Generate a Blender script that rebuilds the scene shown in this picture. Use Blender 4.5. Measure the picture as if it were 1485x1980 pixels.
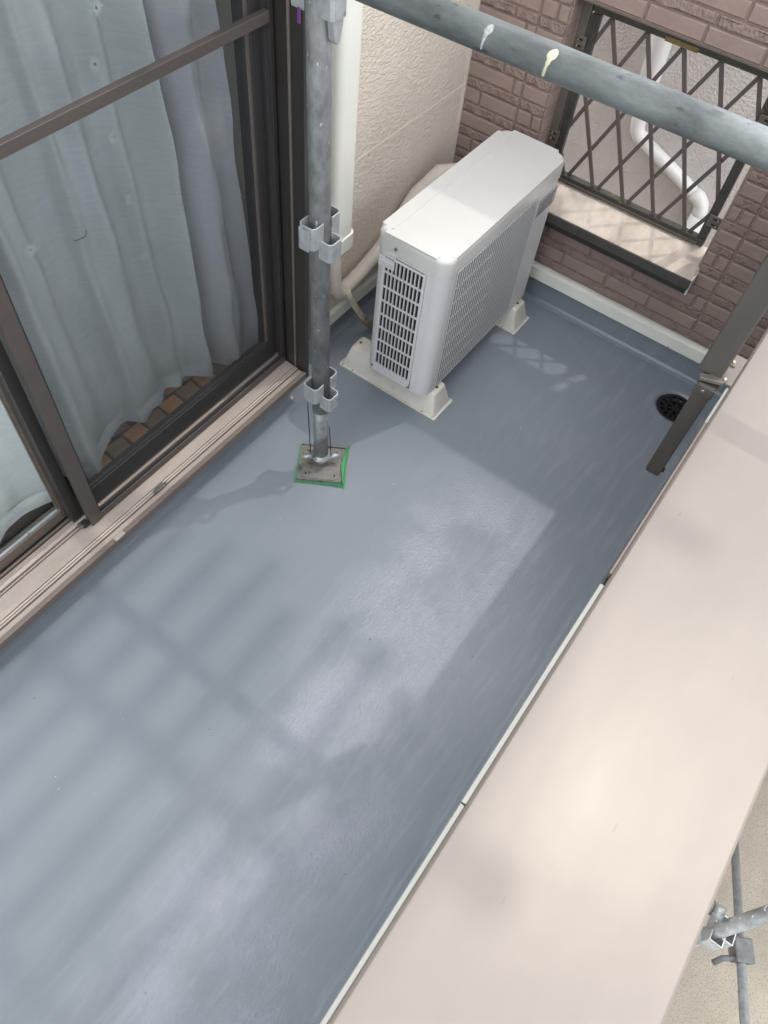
import bpy, bmesh, math, random
from mathutils import Vector, Matrix

for o in list(bpy.data.objects):
    bpy.data.objects.remove(o)
scn = bpy.context.scene
COL = scn.collection
rnd = random.Random(7)

# ------------------------------------------------------------------ camera
cam_d = bpy.data.cameras.new('camera')
cam = bpy.data.objects.new('camera', cam_d)
COL.objects.link(cam)
cam_d.sensor_fit = 'VERTICAL'
cam_d.sensor_height = 24.0
cam_d.lens = 24.0 * 1456.5 / 1980.0
cam_d.clip_start = 0.02
cam_d.clip_end = 200.0
R_ = Vector((0.58422503, -0.80743312, 0.08205406))
U_ = Vector((0.65159283, 0.52692069, 0.54569348))
F_ = Vector((0.48384697, 0.26534195, -0.83395789))
cam.matrix_world = Matrix(((R_.x, U_.x, -F_.x, 0.0), (R_.y, U_.y, -F_.y, 0.0),
                           (R_.z, U_.z, -F_.z, 1.72), (0, 0, 0, 1)))
scn.camera = cam

# ------------------------------------------------------------------ light
SUN = Vector((0.45, -0.19, 1.0)).normalized()
SUN_EL = math.asin(SUN.z)
SUN_ROT = math.atan2(SUN.x, SUN.y)
world = bpy.data.worlds.new('World')
scn.world = world
world.use_nodes = True
wn = world.node_tree
sky = wn.nodes.new('ShaderNodeTexSky')
sky.sky_type = 'NISHITA'
sky.sun_disc = False
sky.sun_elevation = SUN_EL
sky.sun_rotation = SUN_ROT
sky.air_density = 1.0
sky.dust_density = 2.0
sky.ozone_density = 0.6
bg = wn.nodes['Background']
bg.inputs['Strength'].default_value = 0.15
cloud = wn.nodes.new('ShaderNodeMix'); cloud.data_type = 'RGBA'      # thin even cloud veil over the whole sky
cloud.inputs['Factor'].default_value = 0.75
cloud.inputs[7].default_value = (6.4, 6.35, 6.3, 1.0)
wn.links.new(sky.outputs[0], cloud.inputs[6])
wn.links.new(cloud.outputs[2], bg.inputs['Color'])
sd = bpy.data.lights.new('sun', 'SUN')
sd.energy = 0.23
sd.angle = math.radians(0.8)
sd.color = (1.0, 0.93, 0.84)
sun = bpy.data.objects.new('sun', sd)
COL.objects.link(sun)
sun.rotation_euler = (-SUN).to_track_quat('-Z', 'Y').to_euler()
scn.view_settings.view_transform = 'Standard'
scn.view_settings.look = 'None'
scn.view_settings.exposure = 2.02
scn.view_settings.gamma = 1.0
scn.view_settings.use_curve_mapping = False

# ------------------------------------------------------------------ materials
def srgb(r, g, b):
    f = lambda c: ((c / 255.0) / 12.92) if c <= 10 else (((c / 255.0) + 0.055) / 1.055) ** 2.4
    return (f(r), f(g), f(b), 1.0)

def mat(name, base, rough=0.6, metal=0.0, var=0.12, scale=8.0, bump=0.0, bscale=200.0,
        rvar=0.0, spots=None, spot_scale=30.0, spot_th=0.66, stretch=(1, 1, 1), bstretch=(1, 1, 1),
        spec=0.5, coat=0.0, bdist=0.002, spot_soft=0.04):
    m = bpy.data.materials.new(name)
    m.use_nodes = True
    nt = m.node_tree
    N, L = nt.nodes, nt.links
    p = N['Principled BSDF']
    p.inputs['Roughness'].default_value = rough
    p.inputs['Metallic'].default_value = metal
    p.inputs['Specular IOR Level'].default_value = spec
    p.inputs['Coat Weight'].default_value = coat
    tc = N.new('ShaderNodeTexCoord')
    mp = N.new('ShaderNodeMapping')
    mp.inputs['Scale'].default_value = stretch
    L.new(tc.outputs['Object'], mp.inputs['Vector'])
    n1 = N.new('ShaderNodeTexNoise')
    n1.inputs['Scale'].default_value = scale
    n1.inputs['Detail'].default_value = 6
    n1.inputs['Roughness'].default_value = 0.65
    L.new(mp.outputs[0], n1.inputs['Vector'])
    ramp = N.new('ShaderNodeMapRange')
    ramp.inputs['From Min'].default_value = 0.3
    ramp.inputs['From Max'].default_value = 0.7
    ramp.inputs['To Min'].default_value = 1 - var
    ramp.inputs['To Max'].default_value = 1 + var
    L.new(n1.outputs['Fac'], ramp.inputs['Value'])
    mul = N.new('ShaderNodeVectorMath')
    mul.operation = 'SCALE'
    mul.inputs[0].default_value = base[:3]
    L.new(ramp.outputs[0], mul.inputs['Scale'])
    col = mul.outputs[0]
    if spots:
        n2 = N.new('ShaderNodeTexNoise')
        n2.inputs['Scale'].default_value = spot_scale
        n2.inputs['Detail'].default_value = 4
        L.new(mp.outputs[0], n2.inputs['Vector'])
        r2 = N.new('ShaderNodeMapRange')
        r2.inputs['From Min'].default_value = spot_th
        r2.inputs['From Max'].default_value = spot_th + spot_soft
        L.new(n2.outputs['Fac'], r2.inputs['Value'])
        mx = N.new('ShaderNodeMix')
        mx.data_type = 'RGBA'
        L.new(r2.outputs[0], mx.inputs['Factor'])
        L.new(col, mx.inputs[6])
        mx.inputs[7].default_value = spots
        col = mx.outputs[2]
    L.new(col, p.inputs['Base Color'])
    if rvar:
        r3 = N.new('ShaderNodeMapRange')
        r3.inputs['From Min'].default_value = 0.3
        r3.inputs['From Max'].default_value = 0.7
        r3.inputs['To Min'].default_value = rough - rvar
        r3.inputs['To Max'].default_value = rough + rvar
        n3 = N.new('ShaderNodeTexNoise')
        n3.inputs['Scale'].default_value = scale * 0.6
        n3.inputs['Detail'].default_value = 4
        L.new(mp.outputs[0], n3.inputs['Vector'])
        L.new(n3.outputs['Fac'], r3.inputs['Value'])
        L.new(r3.outputs[0], p.inputs['Roughness'])
    if bump:
        mp2 = N.new('ShaderNodeMapping')
        mp2.inputs['Scale'].default_value = bstretch
        L.new(tc.outputs['Object'], mp2.inputs['Vector'])
        nb = N.new('ShaderNodeTexNoise')
        nb.inputs['Scale'].default_value = bscale
        nb.inputs['Detail'].default_value = 5
        L.new(mp2.outputs[0], nb.inputs['Vector'])
        b = N.new('ShaderNodeBump')
        b.inputs['Strength'].default_value = bump
        b.inputs['Distance'].default_value = bdist
        L.new(nb.outputs['Fac'], b.inputs['Height'])
        L.new(b.outputs[0], p.inputs['Normal'])
    return m

M = {}
M['bronze'] = mat('bronze_aluminium', (0.16, 0.132, 0.113, 1), 0.45, 0.3, 0.08, 3, stretch=(1, 8, 8), rvar=0.06, bump=0.05, bscale=400)
M['bronze_sill'] = mat('worn_sill_aluminium', (0.34, 0.295, 0.26, 1), 0.5, 0.25, 0.14, 5, stretch=(1, 6, 6), rvar=0.1, bump=0.05, bscale=300,
                       spots=(0.3, 0.25, 0.21, 1), spot_scale=22, spot_th=0.66)
M['bronze_dark'] = mat('dark_bronze_aluminium', (0.034, 0.031, 0.029, 1), 0.42, 0.2, 0.1, 6, rvar=0.05)
M['holder'] = mat('dark_bronze_bar', (0.074, 0.068, 0.061, 1), 0.45, 0.35, 0.12, 9, rvar=0.08, stretch=(3, 3, 1), bump=0.06, bscale=350)
M['rubber'] = mat('black_rubber', (0.012, 0.012, 0.013, 1), 0.6, 0, 0.1)
M['dark'] = mat('dark_void', (0.008, 0.008, 0.009, 1), 0.8)
M['galv'] = mat('galvanised_steel', (0.215, 0.228, 0.228, 1), 0.5, 0.35, 0.42, 34, bump=0.25, bscale=160, rvar=0.14,
                spots=(0.62, 0.64, 0.64, 1), spot_scale=75, spot_th=0.665, stretch=(1, 1, 0.6))
M['galv_rail'] = mat('galvanised_rail_steel', (0.155, 0.172, 0.174, 1), 0.52, 0.3, 0.5, 18, bump=0.25, bscale=140, rvar=0.12,
                     spots=(0.06, 0.066, 0.07, 1), spot_scale=55, spot_th=0.64, stretch=(1.4, 0.5, 1.4), spot_soft=0.08)
M['galv_new'] = mat('bright_galvanised_plate', (0.40, 0.43, 0.44, 1), 0.45, 0.5, 0.2, 40, bump=0.2, bscale=150, rvar=0.1,
                    spots=(0.2, 0.21, 0.2, 1), spot_scale=50, spot_th=0.66)
M['plate'] = mat('dirty_steel_plate', (0.19, 0.185, 0.17, 1), 0.6, 0.3, 0.2, 40, bump=0.3, bscale=250,
                 spots=(0.09, 0.075, 0.06, 1), spot_scale=45, spot_th=0.6, spot_soft=0.12)
M['thread'] = mat('threaded_steel', (0.2, 0.2, 0.2, 1), 0.5, 0.6, 0.2, 60)
M['tape'] = mat('green_masking_tape', (0.05, 0.27, 0.11, 1), 0.5, 0, 0.12, 25, bump=0.2, bscale=120)
M['strap'] = mat('black_band', (0.015, 0.015, 0.016, 1), 0.5)
M['purple'] = mat('purple_tag', (0.12, 0.03, 0.14, 1), 0.5)
M['ac_white'] = mat('white_lid_paint', (0.54, 0.54, 0.52, 1), 0.38, 0, 0.03, 4, bump=0.03, bscale=400,
                    spots=(0.62, 0.56, 0.46, 1), spot_scale=9, spot_th=0.66, spot_soft=0.2)
M['ac_body'] = mat('grey_plastic', (0.56, 0.57, 0.575, 1), 0.42, 0, 0.03, 5, bump=0.03, bscale=500)
M['ac_grille'] = mat('grey_grille_plastic', (0.54, 0.545, 0.55, 1), 0.45, 0, 0.03, 8)
M['ac_label'] = mat('grey_label', (0.28, 0.29, 0.30, 1), 0.5, 0, 0.05)
M['ac_print'] = mat('label_print', (0.08, 0.085, 0.09, 1), 0.5)
M['screw'] = mat('screw_steel', (0.22, 0.21, 0.19, 1), 0.4, 0.8)
M['rust'] = mat('rusty_stain', (0.42, 0.26, 0.10, 1), 0.8)
M['block'] = mat('cream_mounting_block', (0.56, 0.545, 0.49, 1), 0.6, 0, 0.07, 14, bump=0.08, bscale=300,
                 spots=(0.34, 0.32, 0.27, 1), spot_scale=22, spot_th=0.6, spot_soft=0.25)
M['duct'] = mat('white_pvc_duct', (0.66, 0.66, 0.60, 1), 0.35, 0, 0.03, 6)
M['wrap'] = mat('cream_wrapped_pipe', (0.52, 0.48, 0.42, 1), 0.65, 0, 0.1, 25, bump=0.5, bscale=60)
M['hose'] = mat('beige_hose', (0.42, 0.38, 0.31, 1), 0.6, 0, 0.15, 30)
M['hose_cuff'] = mat('brown_hose_cuff', (0.15, 0.13, 0.105, 1), 0.6, 0, 0.15, 30)
M['trim'] = mat('off_white_trim', (0.68, 0.69, 0.63, 1), 0.45, 0, 0.06, 12, bump=0.05, bscale=200,
                spots=(0.42, 0.36, 0.28, 1), spot_scale=35, spot_th=0.7)
M['mortar'] = mat('siding_joint', (0.215, 0.160, 0.137, 1), 0.7, 0, 0.12, 30)
M['brick_a'] = mat('smooth_brown_brick', (0.250, 0.187, 0.160, 1), 0.5, 0, 0.09, 9, bump=0.4, bscale=55, bdist=0.004,
                   spots=(0.24, 0.18, 0.16, 1), spot_scale=150, spot_th=0.72)
M['brick_b'] = mat('rough_brown_brick', (0.235, 0.174, 0.149, 1), 0.55, 0, 0.12, 30, bump=1.0, bscale=90, bdist=0.008, bstretch=(1, 1.6, 1))
M['sill_metal'] = mat('weathered_window_sill', (0.42, 0.37, 0.32, 1), 0.4, 0.45, 0.22, 7, rvar=0.14, stretch=(1, 2, 1), bump=0.05, bscale=80,
                      spots=(0.3, 0.24, 0.19, 1), spot_scale=8, spot_th=0.6, spot_soft=0.2)
M['grille'] = mat('brown_grille_bar', (0.105, 0.084, 0.080, 1), 0.5, 0.2, 0.1, 12)
M['grille_frame'] = mat('dark_grille_frame', (0.055, 0.052, 0.044, 1), 0.5, 0.3, 0.25, 25, spots=(0.16, 0.12, 0.06, 1), spot_scale=28, spot_th=0.66)
M['bracket'] = mat('khaki_bracket', (0.13, 0.116, 0.097, 1), 0.5, 0.4, 0.12, 30)
M['brass'] = mat('brass_screw', (0.5, 0.42, 0.26, 1), 0.35, 0.9)
M['neigh'] = mat('neighbour_stucco', (0.62, 0.585, 0.56, 1), 0.85, 0, 0.05, 14, bump=0.9, bscale=120, bdist=0.008)
M['pipe_white'] = mat('white_rain_pipe', (0.74, 0.73, 0.71, 1), 0.35, 0, 0.02, 5)
M['coping'] = mat('beige_coping_metal', (0.184, 0.161, 0.140, 1), 0.42, 0.12, 0.10, 2.0, rvar=0.12, spec=0.5, stretch=(0.7, 2.2, 1), bump=0.10, bscale=3, bdist=0.03,
                  spots=(0.15, 0.13, 0.115, 1), spot_scale=34, spot_th=0.72)
M['parapet'] = mat('parapet_siding', (0.20, 0.16, 0.14, 1), 0.7, 0, 0.08, 10)
M['lip_grey'] = mat('light_grey_lip', (0.25, 0.25, 0.23, 1), 0.5, 0, 0.06, 20)
M['lip_brown'] = mat('brown_lip', (0.15, 0.125, 0.11, 1), 0.5, 0.1, 0.06, 20)
M['drain'] = mat('black_drain_iron', (0.010, 0.010, 0.011, 1), 0.5, 0.2)
M['tile'] = mat('orange_floor_tile', (0.55, 0.25, 0.11, 1), 0.5, 0, 0.2, 20, bump=0.1)
M['tile_b'] = mat('brown_floor_tile', (0.30, 0.19, 0.12, 1), 0.5, 0, 0.2, 20, bump=0.1)
M['room'] = mat('dim_room_surface', (0.16, 0.14, 0.10, 1), 0.8, 0, 0.06)
M['floor_dark'] = mat('dark_floor_joint', (0.05, 0.05, 0.045, 1), 0.8)
M['caster_board'] = mat('stripe_caster_board', (0.25, 0.2, 0.15, 1), 0.8)

def stucco_mat():
    m = mat('beige_combed_stucco', (0.60, 0.545, 0.465, 1), 0.75, 0, 0.05, 7)
    N, L = m.node_tree.nodes, m.node_tree.links
    p = N['Principled BSDF']
    tc = N.new('ShaderNodeTexCoord')
    mp = N.new('ShaderNodeMapping')
    mp.inputs['Rotation'].default_value = (0, math.radians(35), 0)
    mp.inputs['Scale'].default_value = (1.0, 1.0, 1.9)
    L.new(tc.outputs['Object'], mp.inputs['Vector'])
    n = N.new('ShaderNodeTexNoise')
    n.inputs['Scale'].default_value = 62
    n.inputs['Detail'].default_value = 2
    n.inputs['Distortion'].default_value = 0.8
    L.new(mp.outputs[0], n.inputs['Vector'])
    r = N.new('ShaderNodeMapRange')
    r.inputs['From Min'].default_value = 0.42; r.inputs['From Max'].default_value = 0.56
    L.new(n.outputs['Fac'], r.inputs['Value'])
    bp = N.new('ShaderNodeBump')
    bp.inputs['Strength'].default_value = 0.75
    bp.inputs['Distance'].default_value = 0.0022
    L.new(r.outputs[0], bp.inputs['Height'])
    L.new(bp.outputs[0], p.inputs['Normal'])
    return m
M['stucco'] = stucco_mat()

def floor_mat():
    m = bpy.data.materials.new('blue_grey_waterproof_coating')
    m.use_nodes = True
    N, L = m.node_tree.nodes, m.node_tree.links
    p = N['Principled BSDF']
    tc = N.new('ShaderNodeTexCoord')
    def noise(scale, detail=4, dist=0.0, rough=0.5, stretch=None):
        n = N.new('ShaderNodeTexNoise')
        n.inputs['Scale'].default_value = scale
        n.inputs['Detail'].default_value = detail
        n.inputs['Distortion'].default_value = dist
        n.inputs['Roughness'].default_value = rough
        if stretch:
            mp = N.new('ShaderNodeMapping'); mp.inputs['Scale'].default_value = stretch
            L.new(tc.outputs['Object'], mp.inputs['Vector']); L.new(mp.outputs[0], n.inputs['Vector'])
        else:
            L.new(tc.outputs['Object'], n.inputs['Vector'])
        return n.outputs['Fac']
    def rng(v, a, b, c, d):
        r = N.new('ShaderNodeMapRange')
        r.inputs['From Min'].default_value = a; r.inputs['From Max'].default_value = b
        r.inputs['To Min'].default_value = c; r.inputs['To Max'].default_value = d
        L.new(v, r.inputs['Value']); return r.outputs[0]
    def op(kind, a, b):
        q = N.new('ShaderNodeMath'); q.operation = kind
        for i, v in enumerate((a, b)):
            if isinstance(v, (int, float)): q.inputs[i].default_value = v
            else: L.new(v, q.inputs[i])
        return q.outputs[0]
    # coarse orange-peel patches beside the parapet, with sky haze painted in pale lavender
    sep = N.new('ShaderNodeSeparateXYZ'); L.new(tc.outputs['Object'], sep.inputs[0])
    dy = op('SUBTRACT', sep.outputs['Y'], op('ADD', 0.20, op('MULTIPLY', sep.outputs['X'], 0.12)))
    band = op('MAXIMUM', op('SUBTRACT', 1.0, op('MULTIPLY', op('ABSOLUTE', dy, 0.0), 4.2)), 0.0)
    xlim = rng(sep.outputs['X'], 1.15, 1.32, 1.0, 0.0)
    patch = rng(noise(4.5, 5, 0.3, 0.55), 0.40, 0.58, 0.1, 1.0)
    peel_haze_mask = op('MULTIPLY', op('MULTIPLY', rng(band, 0.0, 0.6, 0.0, 1.0), patch), xlim)
    base = N.new('ShaderNodeMix'); base.data_type = 'RGBA'
    base.inputs[6].default_value = (0.168, 0.200, 0.228, 1)
    base.inputs[7].default_value = (0.198, 0.228, 0.254, 1)
    L.new(rng(noise(2.2, 5, 0.3), 0.35, 0.65, 0, 1), base.inputs['Factor'])
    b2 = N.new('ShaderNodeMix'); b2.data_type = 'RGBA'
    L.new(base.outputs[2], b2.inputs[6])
    b2.inputs[7].default_value = (0.31, 0.335, 0.395, 1)  # lavender tint carries the glossy haze of sky and sun
    L.new(op('MULTIPLY', peel_haze_mask, 0.75), b2.inputs['Factor'])
    # chalky roller streaks running along the balcony
    stk = rng(noise(7.0, 4, 0.4, 0.6, (0.9, 6.5, 1)), 0.50, 0.68, 0.0, 1.0)
    side = rng(sep.outputs['Y'], 0.18, 0.62, 1.0, 0.12)
    b3 = N.new('ShaderNodeMix'); b3.data_type = 'RGBA'
    L.new(b2.outputs[2], b3.inputs[6]); b3.inputs[7].default_value = (0.34, 0.36, 0.40, 1)
    L.new(op('MULTIPLY', op('MULTIPLY', stk, side), 0.24), b3.inputs['Factor'])
    sc_ = N.new('ShaderNodeMix'); sc_.data_type = 'RGBA'
    L.new(b3.outputs[2], sc_.inputs[6]); sc_.inputs[7].default_value = (0.42, 0.46, 0.48, 1)
    L.new(op('MULTIPLY', rng(noise(46, 2, 1.5), 0.765, 0.80, 0, 1), 0.8), sc_.inputs['Factor'])
    # dark specks
    dk = N.new('ShaderNodeMix'); dk.data_type = 'RGBA'
    L.new(sc_.outputs[2], dk.inputs[6]); dk.inputs[7].default_value = (0.05, 0.055, 0.06, 1)
    L.new(rng(noise(75, 1, 0), 0.80, 0.82, 0, 0.8), dk.inputs['Factor'])
    L.new(dk.outputs[2], p.inputs['Base Color'])
    rg = op('ADD', rng(noise(3.0, 4), 0.3, 0.7, 0.30, 0.42), op('MULTIPLY', peel_haze_mask, 0.12))
    L.new(rg, p.inputs['Roughness'])
    p.inputs['Specular IOR Level'].default_value = 0.5
    fine = N.new('ShaderNodeTexVoronoi'); fine.feature = 'SMOOTH_F1'; fine.inputs['Scale'].default_value = 210
    L.new(tc.outputs['Object'], fine.inputs['Vector'])
    h = op('ADD', op('MULTIPLY', fine.outputs['Distance'], op('ADD', op('MULTIPLY', peel_haze_mask, 1.6), 0.05)),
           op('MULTIPLY', noise(9, 3, 0.5), 0.12))
    bp = N.new('ShaderNodeBump')
    bp.inputs['Strength'].default_value = 0.45
    bp.inputs['Distance'].default_value = 0.003
    L.new(h, bp.inputs['Height'])
    L.new(bp.outputs[0], p.inputs['Normal'])
    return m
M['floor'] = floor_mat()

def ground_mat():
    m = mat('beige_concrete_ground', (0.25, 0.225, 0.18, 1), 0.9, 0, 0.14, 3, bump=0.6, bscale=120, bdist=0.01,
            spots=(0.15, 0.135, 0.108, 1), spot_scale=110, spot_th=0.50, spot_soft=0.2)
    return m
M['ground'] = ground_mat()

def cloth_mat(name, c, transl=0.35):
    m = bpy.data.materials.new(name)
    m.use_nodes = True
    N, L = m.node_tree.nodes, m.node_tree.links
    N.remove(N['Principled BSDF'])
    out = N['Material Output']
    tc = N.new('ShaderNodeTexCoord')
    mp = N.new('ShaderNodeMapping'); mp.inputs['Scale'].default_value = (2, 2, 14)
    L.new(tc.outputs['Object'], mp.inputs['Vector'])
    n = N.new('ShaderNodeTexNoise'); n.inputs['Scale'].default_value = 14; n.inputs['Detail'].default_value = 4
    L.new(mp.outputs[0], n.inputs['Vector'])
    r = N.new('ShaderNodeMapRange'); r.inputs['From Min'].default_value = 0.3; r.inputs['From Max'].default_value = 0.7
    r.inputs['To Min'].default_value = 0.94; r.inputs['To Max'].default_value = 1.04
    L.new(n.outputs['Fac'], r.inputs['Value'])
    v = N.new('ShaderNodeVectorMath'); v.operation = 'SCALE'; v.inputs[0].default_value = c
    L.new(r.outputs[0], v.inputs['Scale'])
    d = N.new('ShaderNodeBsdfDiffuse'); t = N.new('ShaderNodeBsdfTranslucent')
    L.new(v.outputs[0], d.inputs['Color']); L.new(v.outputs[0], t.inputs['Color'])
    nb = N.new('ShaderNodeTexNoise'); nb.inputs['Scale'].default_value = 9; nb.inputs['Detail'].default_value = 2
    L.new(tc.outputs['Object'], nb.inputs['Vector'])
    bp = N.new('ShaderNodeBump'); bp.inputs['Strength'].default_value = 0.10; bp.inputs['Distance'].default_value = 0.01
    L.new(nb.outputs['Fac'], bp.inputs['Height'])
    L.new(bp.outputs[0], d.inputs['Normal'])
    mx = N.new('ShaderNodeMixShader'); mx.inputs[0].default_value = transl
    L.new(d.outputs[0], mx.inputs[1]); L.new(t.outputs[0], mx.inputs[2])
    L.new(mx.outputs[0], out.inputs['Surface'])
    return m
M['cloth'] = cloth_mat('grey_blue_curtain_cloth', (0.68, 0.68, 0.69), 0.22)
M['cloth_pale'] = cloth_mat('pale_sheer_curtain_cloth', (0.90, 0.91, 0.91), 0.12)
M['cloth_b'] = cloth_mat('mauve_grey_curtain_cloth', (0.62, 0.60, 0.635), 0.25)
M['thread_white'] = mat('pale_embroidery_thread', (0.8, 0.8, 0.8, 1), 0.5)

def glass_mat(name='window_glass', tint=(0.9, 0.93, 0.93), refl=0.08):
    m = bpy.data.materials.new(name)
    m.use_nodes = True
    N, L = m.node_tree.nodes, m.node_tree.links
    N.remove(N['Principled BSDF'])
    out = N['Material Output']
    t = N.new('ShaderNodeBsdfTransparent'); t.inputs[0].default_value = (*tint, 1)
    g = N.new('ShaderNodeBsdfGlossy'); g.inputs['Roughness'].default_value = 0.02
    lw = N.new('ShaderNodeLayerWeight'); lw.inputs[0].default_value = 0.5
    pw_ = N.new('ShaderNodeMath'); pw_.operation = 'POWER'; pw_.inputs[1].default_value = 4.0
    L.new(lw.outputs['Facing'], pw_.inputs[0])
    fr = N.new('ShaderNodeMath'); fr.operation = 'MULTIPLY_ADD'; fr.inputs[1].default_value = 0.6; fr.inputs[2].default_value = 0.03
    L.new(pw_.outputs[0], fr.inputs[0])
    mx = N.new('ShaderNodeMixShader')
    L.new(fr.outputs[0], mx.inputs[0]); L.new(t.outputs[0], mx.inputs[1]); L.new(g.outputs[0], mx.inputs[2])
    L.new(mx.outputs[0], out.inputs['Surface'])
    return m
M['glass'] = glass_mat()

def screen_mat():
    m = bpy.data.materials.new('fine_insect_mesh')
    m.use_nodes = True
    N, L = m.node_tree.nodes, m.node_tree.links
    N.remove(N['Principled BSDF'])
    out = N['Material Output']
    t = N.new('ShaderNodeBsdfTransparent')
    d = N.new('ShaderNodeBsdfDiffuse'); d.inputs[0].default_value = (0.08, 0.082, 0.085, 1)
    mx = N.new('ShaderNodeMixShader'); mx.inputs[0].default_value = 0.22
    L.new(t.outputs[0], mx.inputs[1]); L.new(d.outputs[0], mx.inputs[2])
    L.new(mx.outputs[0], out.inputs['Surface'])
    return m
M['mesh'] = screen_mat()

# ------------------------------------------------------------------ mesh helpers
class MB:
    def __init__(s):
        s.bm = bmesh.new()
    def quad(s, pts):
        vs = [s.bm.verts.new(p) for p in pts]
        s.bm.faces.new(vs)
        return s
    def box(s, x0, x1, y0, y1, z0, z1, mtx=None, bevel=0.0, seg=2):
        pts = [(x0, y0, z0), (x1, y0, z0), (x1, y1, z0), (x0, y1, z0), (x0, y0, z1), (x1, y0, z1), (x1, y1, z1), (x0, y1, z1)]
        vs = [s.bm.verts.new(mtx @ Vector(p) if mtx else p) for p in pts]
        fs = [s.bm.faces.new([vs[i] for i in f]) for f in
              ((0, 3, 2, 1), (4, 5, 6, 7), (0, 1, 5, 4), (1, 2, 6, 5), (2, 3, 7, 6), (3, 0, 4, 7))]
        if bevel:
            es = list({e for f in fs for e in f.edges})
            bmesh.ops.bevel(s.bm, geom=es, offset=bevel, segments=seg, affect='EDGES', profile=0.5)
        return s
    def prism(s, poly, z0, z1, axis='z', mtx=None):
        def P(a, b, c):
            p = {'z': (a, b, c), 'x': (c, a, b), 'y': (a, c, b)}[axis]
            return mtx @ Vector(p) if mtx else Vector(p)
        n = len(poly)
        lo = [s.bm.verts.new(P(a, b, z0)) for a, b in poly]
        hi = [s.bm.verts.new(P(a, b, z1)) for a, b in poly]
        s.bm.faces.new(lo[::-1]); s.bm.faces.new(hi)
        for i in range(n):
            j = (i + 1) % n
            s.bm.faces.new((lo[i], lo[j], hi[j], hi[i]))
        return s
    def tube(s, path, rad, seg=14, caps=True, closed=False):
        path = [Vector(p) for p in path]
        n = len(path)
        rr = rad if isinstance(rad, (list, tuple)) else [rad] * n
        rings = []
        up = None
        for i, p in enumerate(path):
            if closed:
                d = (path[(i + 1) % n] - path[i - 1]).normalized()
            else:
                d = (path[min(i + 1, n - 1)] - path[max(i - 1, 0)]).normalized()
            if up is None:
                a = Vector((0, 0, 1)) if abs(d.z) < 0.9 else Vector((1, 0, 0))
                up = (a - d * a.dot(d)).normalized()
            else:
                up = (up - d * up.dot(d)).normalized()
            sd_ = d.cross(up)
            rings.append([s.bm.verts.new(p + (up * math.cos(t) + sd_ * math.sin(t)) * rr[i])
                          for t in [2 * math.pi * k / seg for k in range(seg)]])
        m = n if closed else n - 1
        for i in range(m):
            A, B = rings[i], rings[(i + 1) % n]
            for k in range(seg):
                k2 = (k + 1) % seg
                f = s.bm.faces.new((A[k], B[k], B[k2], A[k2]))
                f.smooth = True
        if caps and not closed:
            s.bm.faces.new(rings[0]); s.bm.faces.new(rings[-1][::-1])
        return s
    def build(s, name, m, parent=None, smooth=False, bevel=0.0, seg=2):
        bmesh.ops.recalc_face_normals(s.bm, faces=s.bm.faces)
        me = bpy.data.meshes.new(name)
        s.bm.to_mesh(me); s.bm.free()
        me.materials.append(m)
        if smooth:
            me.shade_smooth()
        o = bpy.data.objects.new(name, me)
        COL.objects.link(o)
        if parent:
            o.parent = parent
            o.matrix_parent_inverse = Matrix.Translation(-world_loc(parent))
        if bevel:
            b = o.modifiers.new('edge', 'BEVEL'); b.width = bevel; b.segments = seg; b.limit_method = 'ANGLE'
            b.angle_limit = math.radians(40)
            b.harden_normals = False
        return o

def world_loc(o):
    return o.location.copy() if o.type == 'EMPTY' else Vector((0, 0, 0))

def thing(name, loc, label, cat, group=None, kind=None):
    o = bpy.data.objects.new(name, None)
    o.empty_display_size = 0.05
    COL.objects.link(o)
    o.location = loc
    o['label'] = label; o['category'] = cat
    if group: o['group'] = group
    return o
def tag(o, label=None, cat=None, group=None, kind=None):
    if label: o['label'] = label
    if cat: o['category'] = cat
    if group: o['group'] = group
    if kind: o['kind'] = kind
    return o
def rrect(x0, x1, y0, y1, r, seg=6):
    pts = []
    rs = r if isinstance(r, (list, tuple)) else [r] * 4
    for (cx, cy, a0, q) in ((x1 - rs[0], y0 + rs[0], -90, 0), (x1 - rs[1], y1 - rs[1], 0, 1),
                            (x0 + rs[2], y1 - rs[2], 90, 2), (x0 + rs[3], y0 + rs[3], 180, 3)):
        for k in range(seg + 1):
            a = math.radians(a0 + 90 * k / seg)
            pts.append((cx + rs[q] * math.cos(a), cy + rs[q] * math.sin(a)))
    return pts
def cyl(mb, p0, p1, r, seg=16):
    return mb.tube([p0, p1], r, seg)
def screw(p, n, r, m, parent, name='screw', h=0.003):
    p = Vector(p); n = Vector(n).normalized()
    mb = MB().tube([p - n * 0.001, p + n * h * 0.6, p + n * h], [r, r, r * 0.6], 10)
    return mb.build(name, m, parent)

# ------------------------------------------------------------------ setting: ground
g = MB().box(-40, 60, -60, 40, -3.1, -2.9).build('ground', M['ground'])
tag(g, kind='structure')

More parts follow.
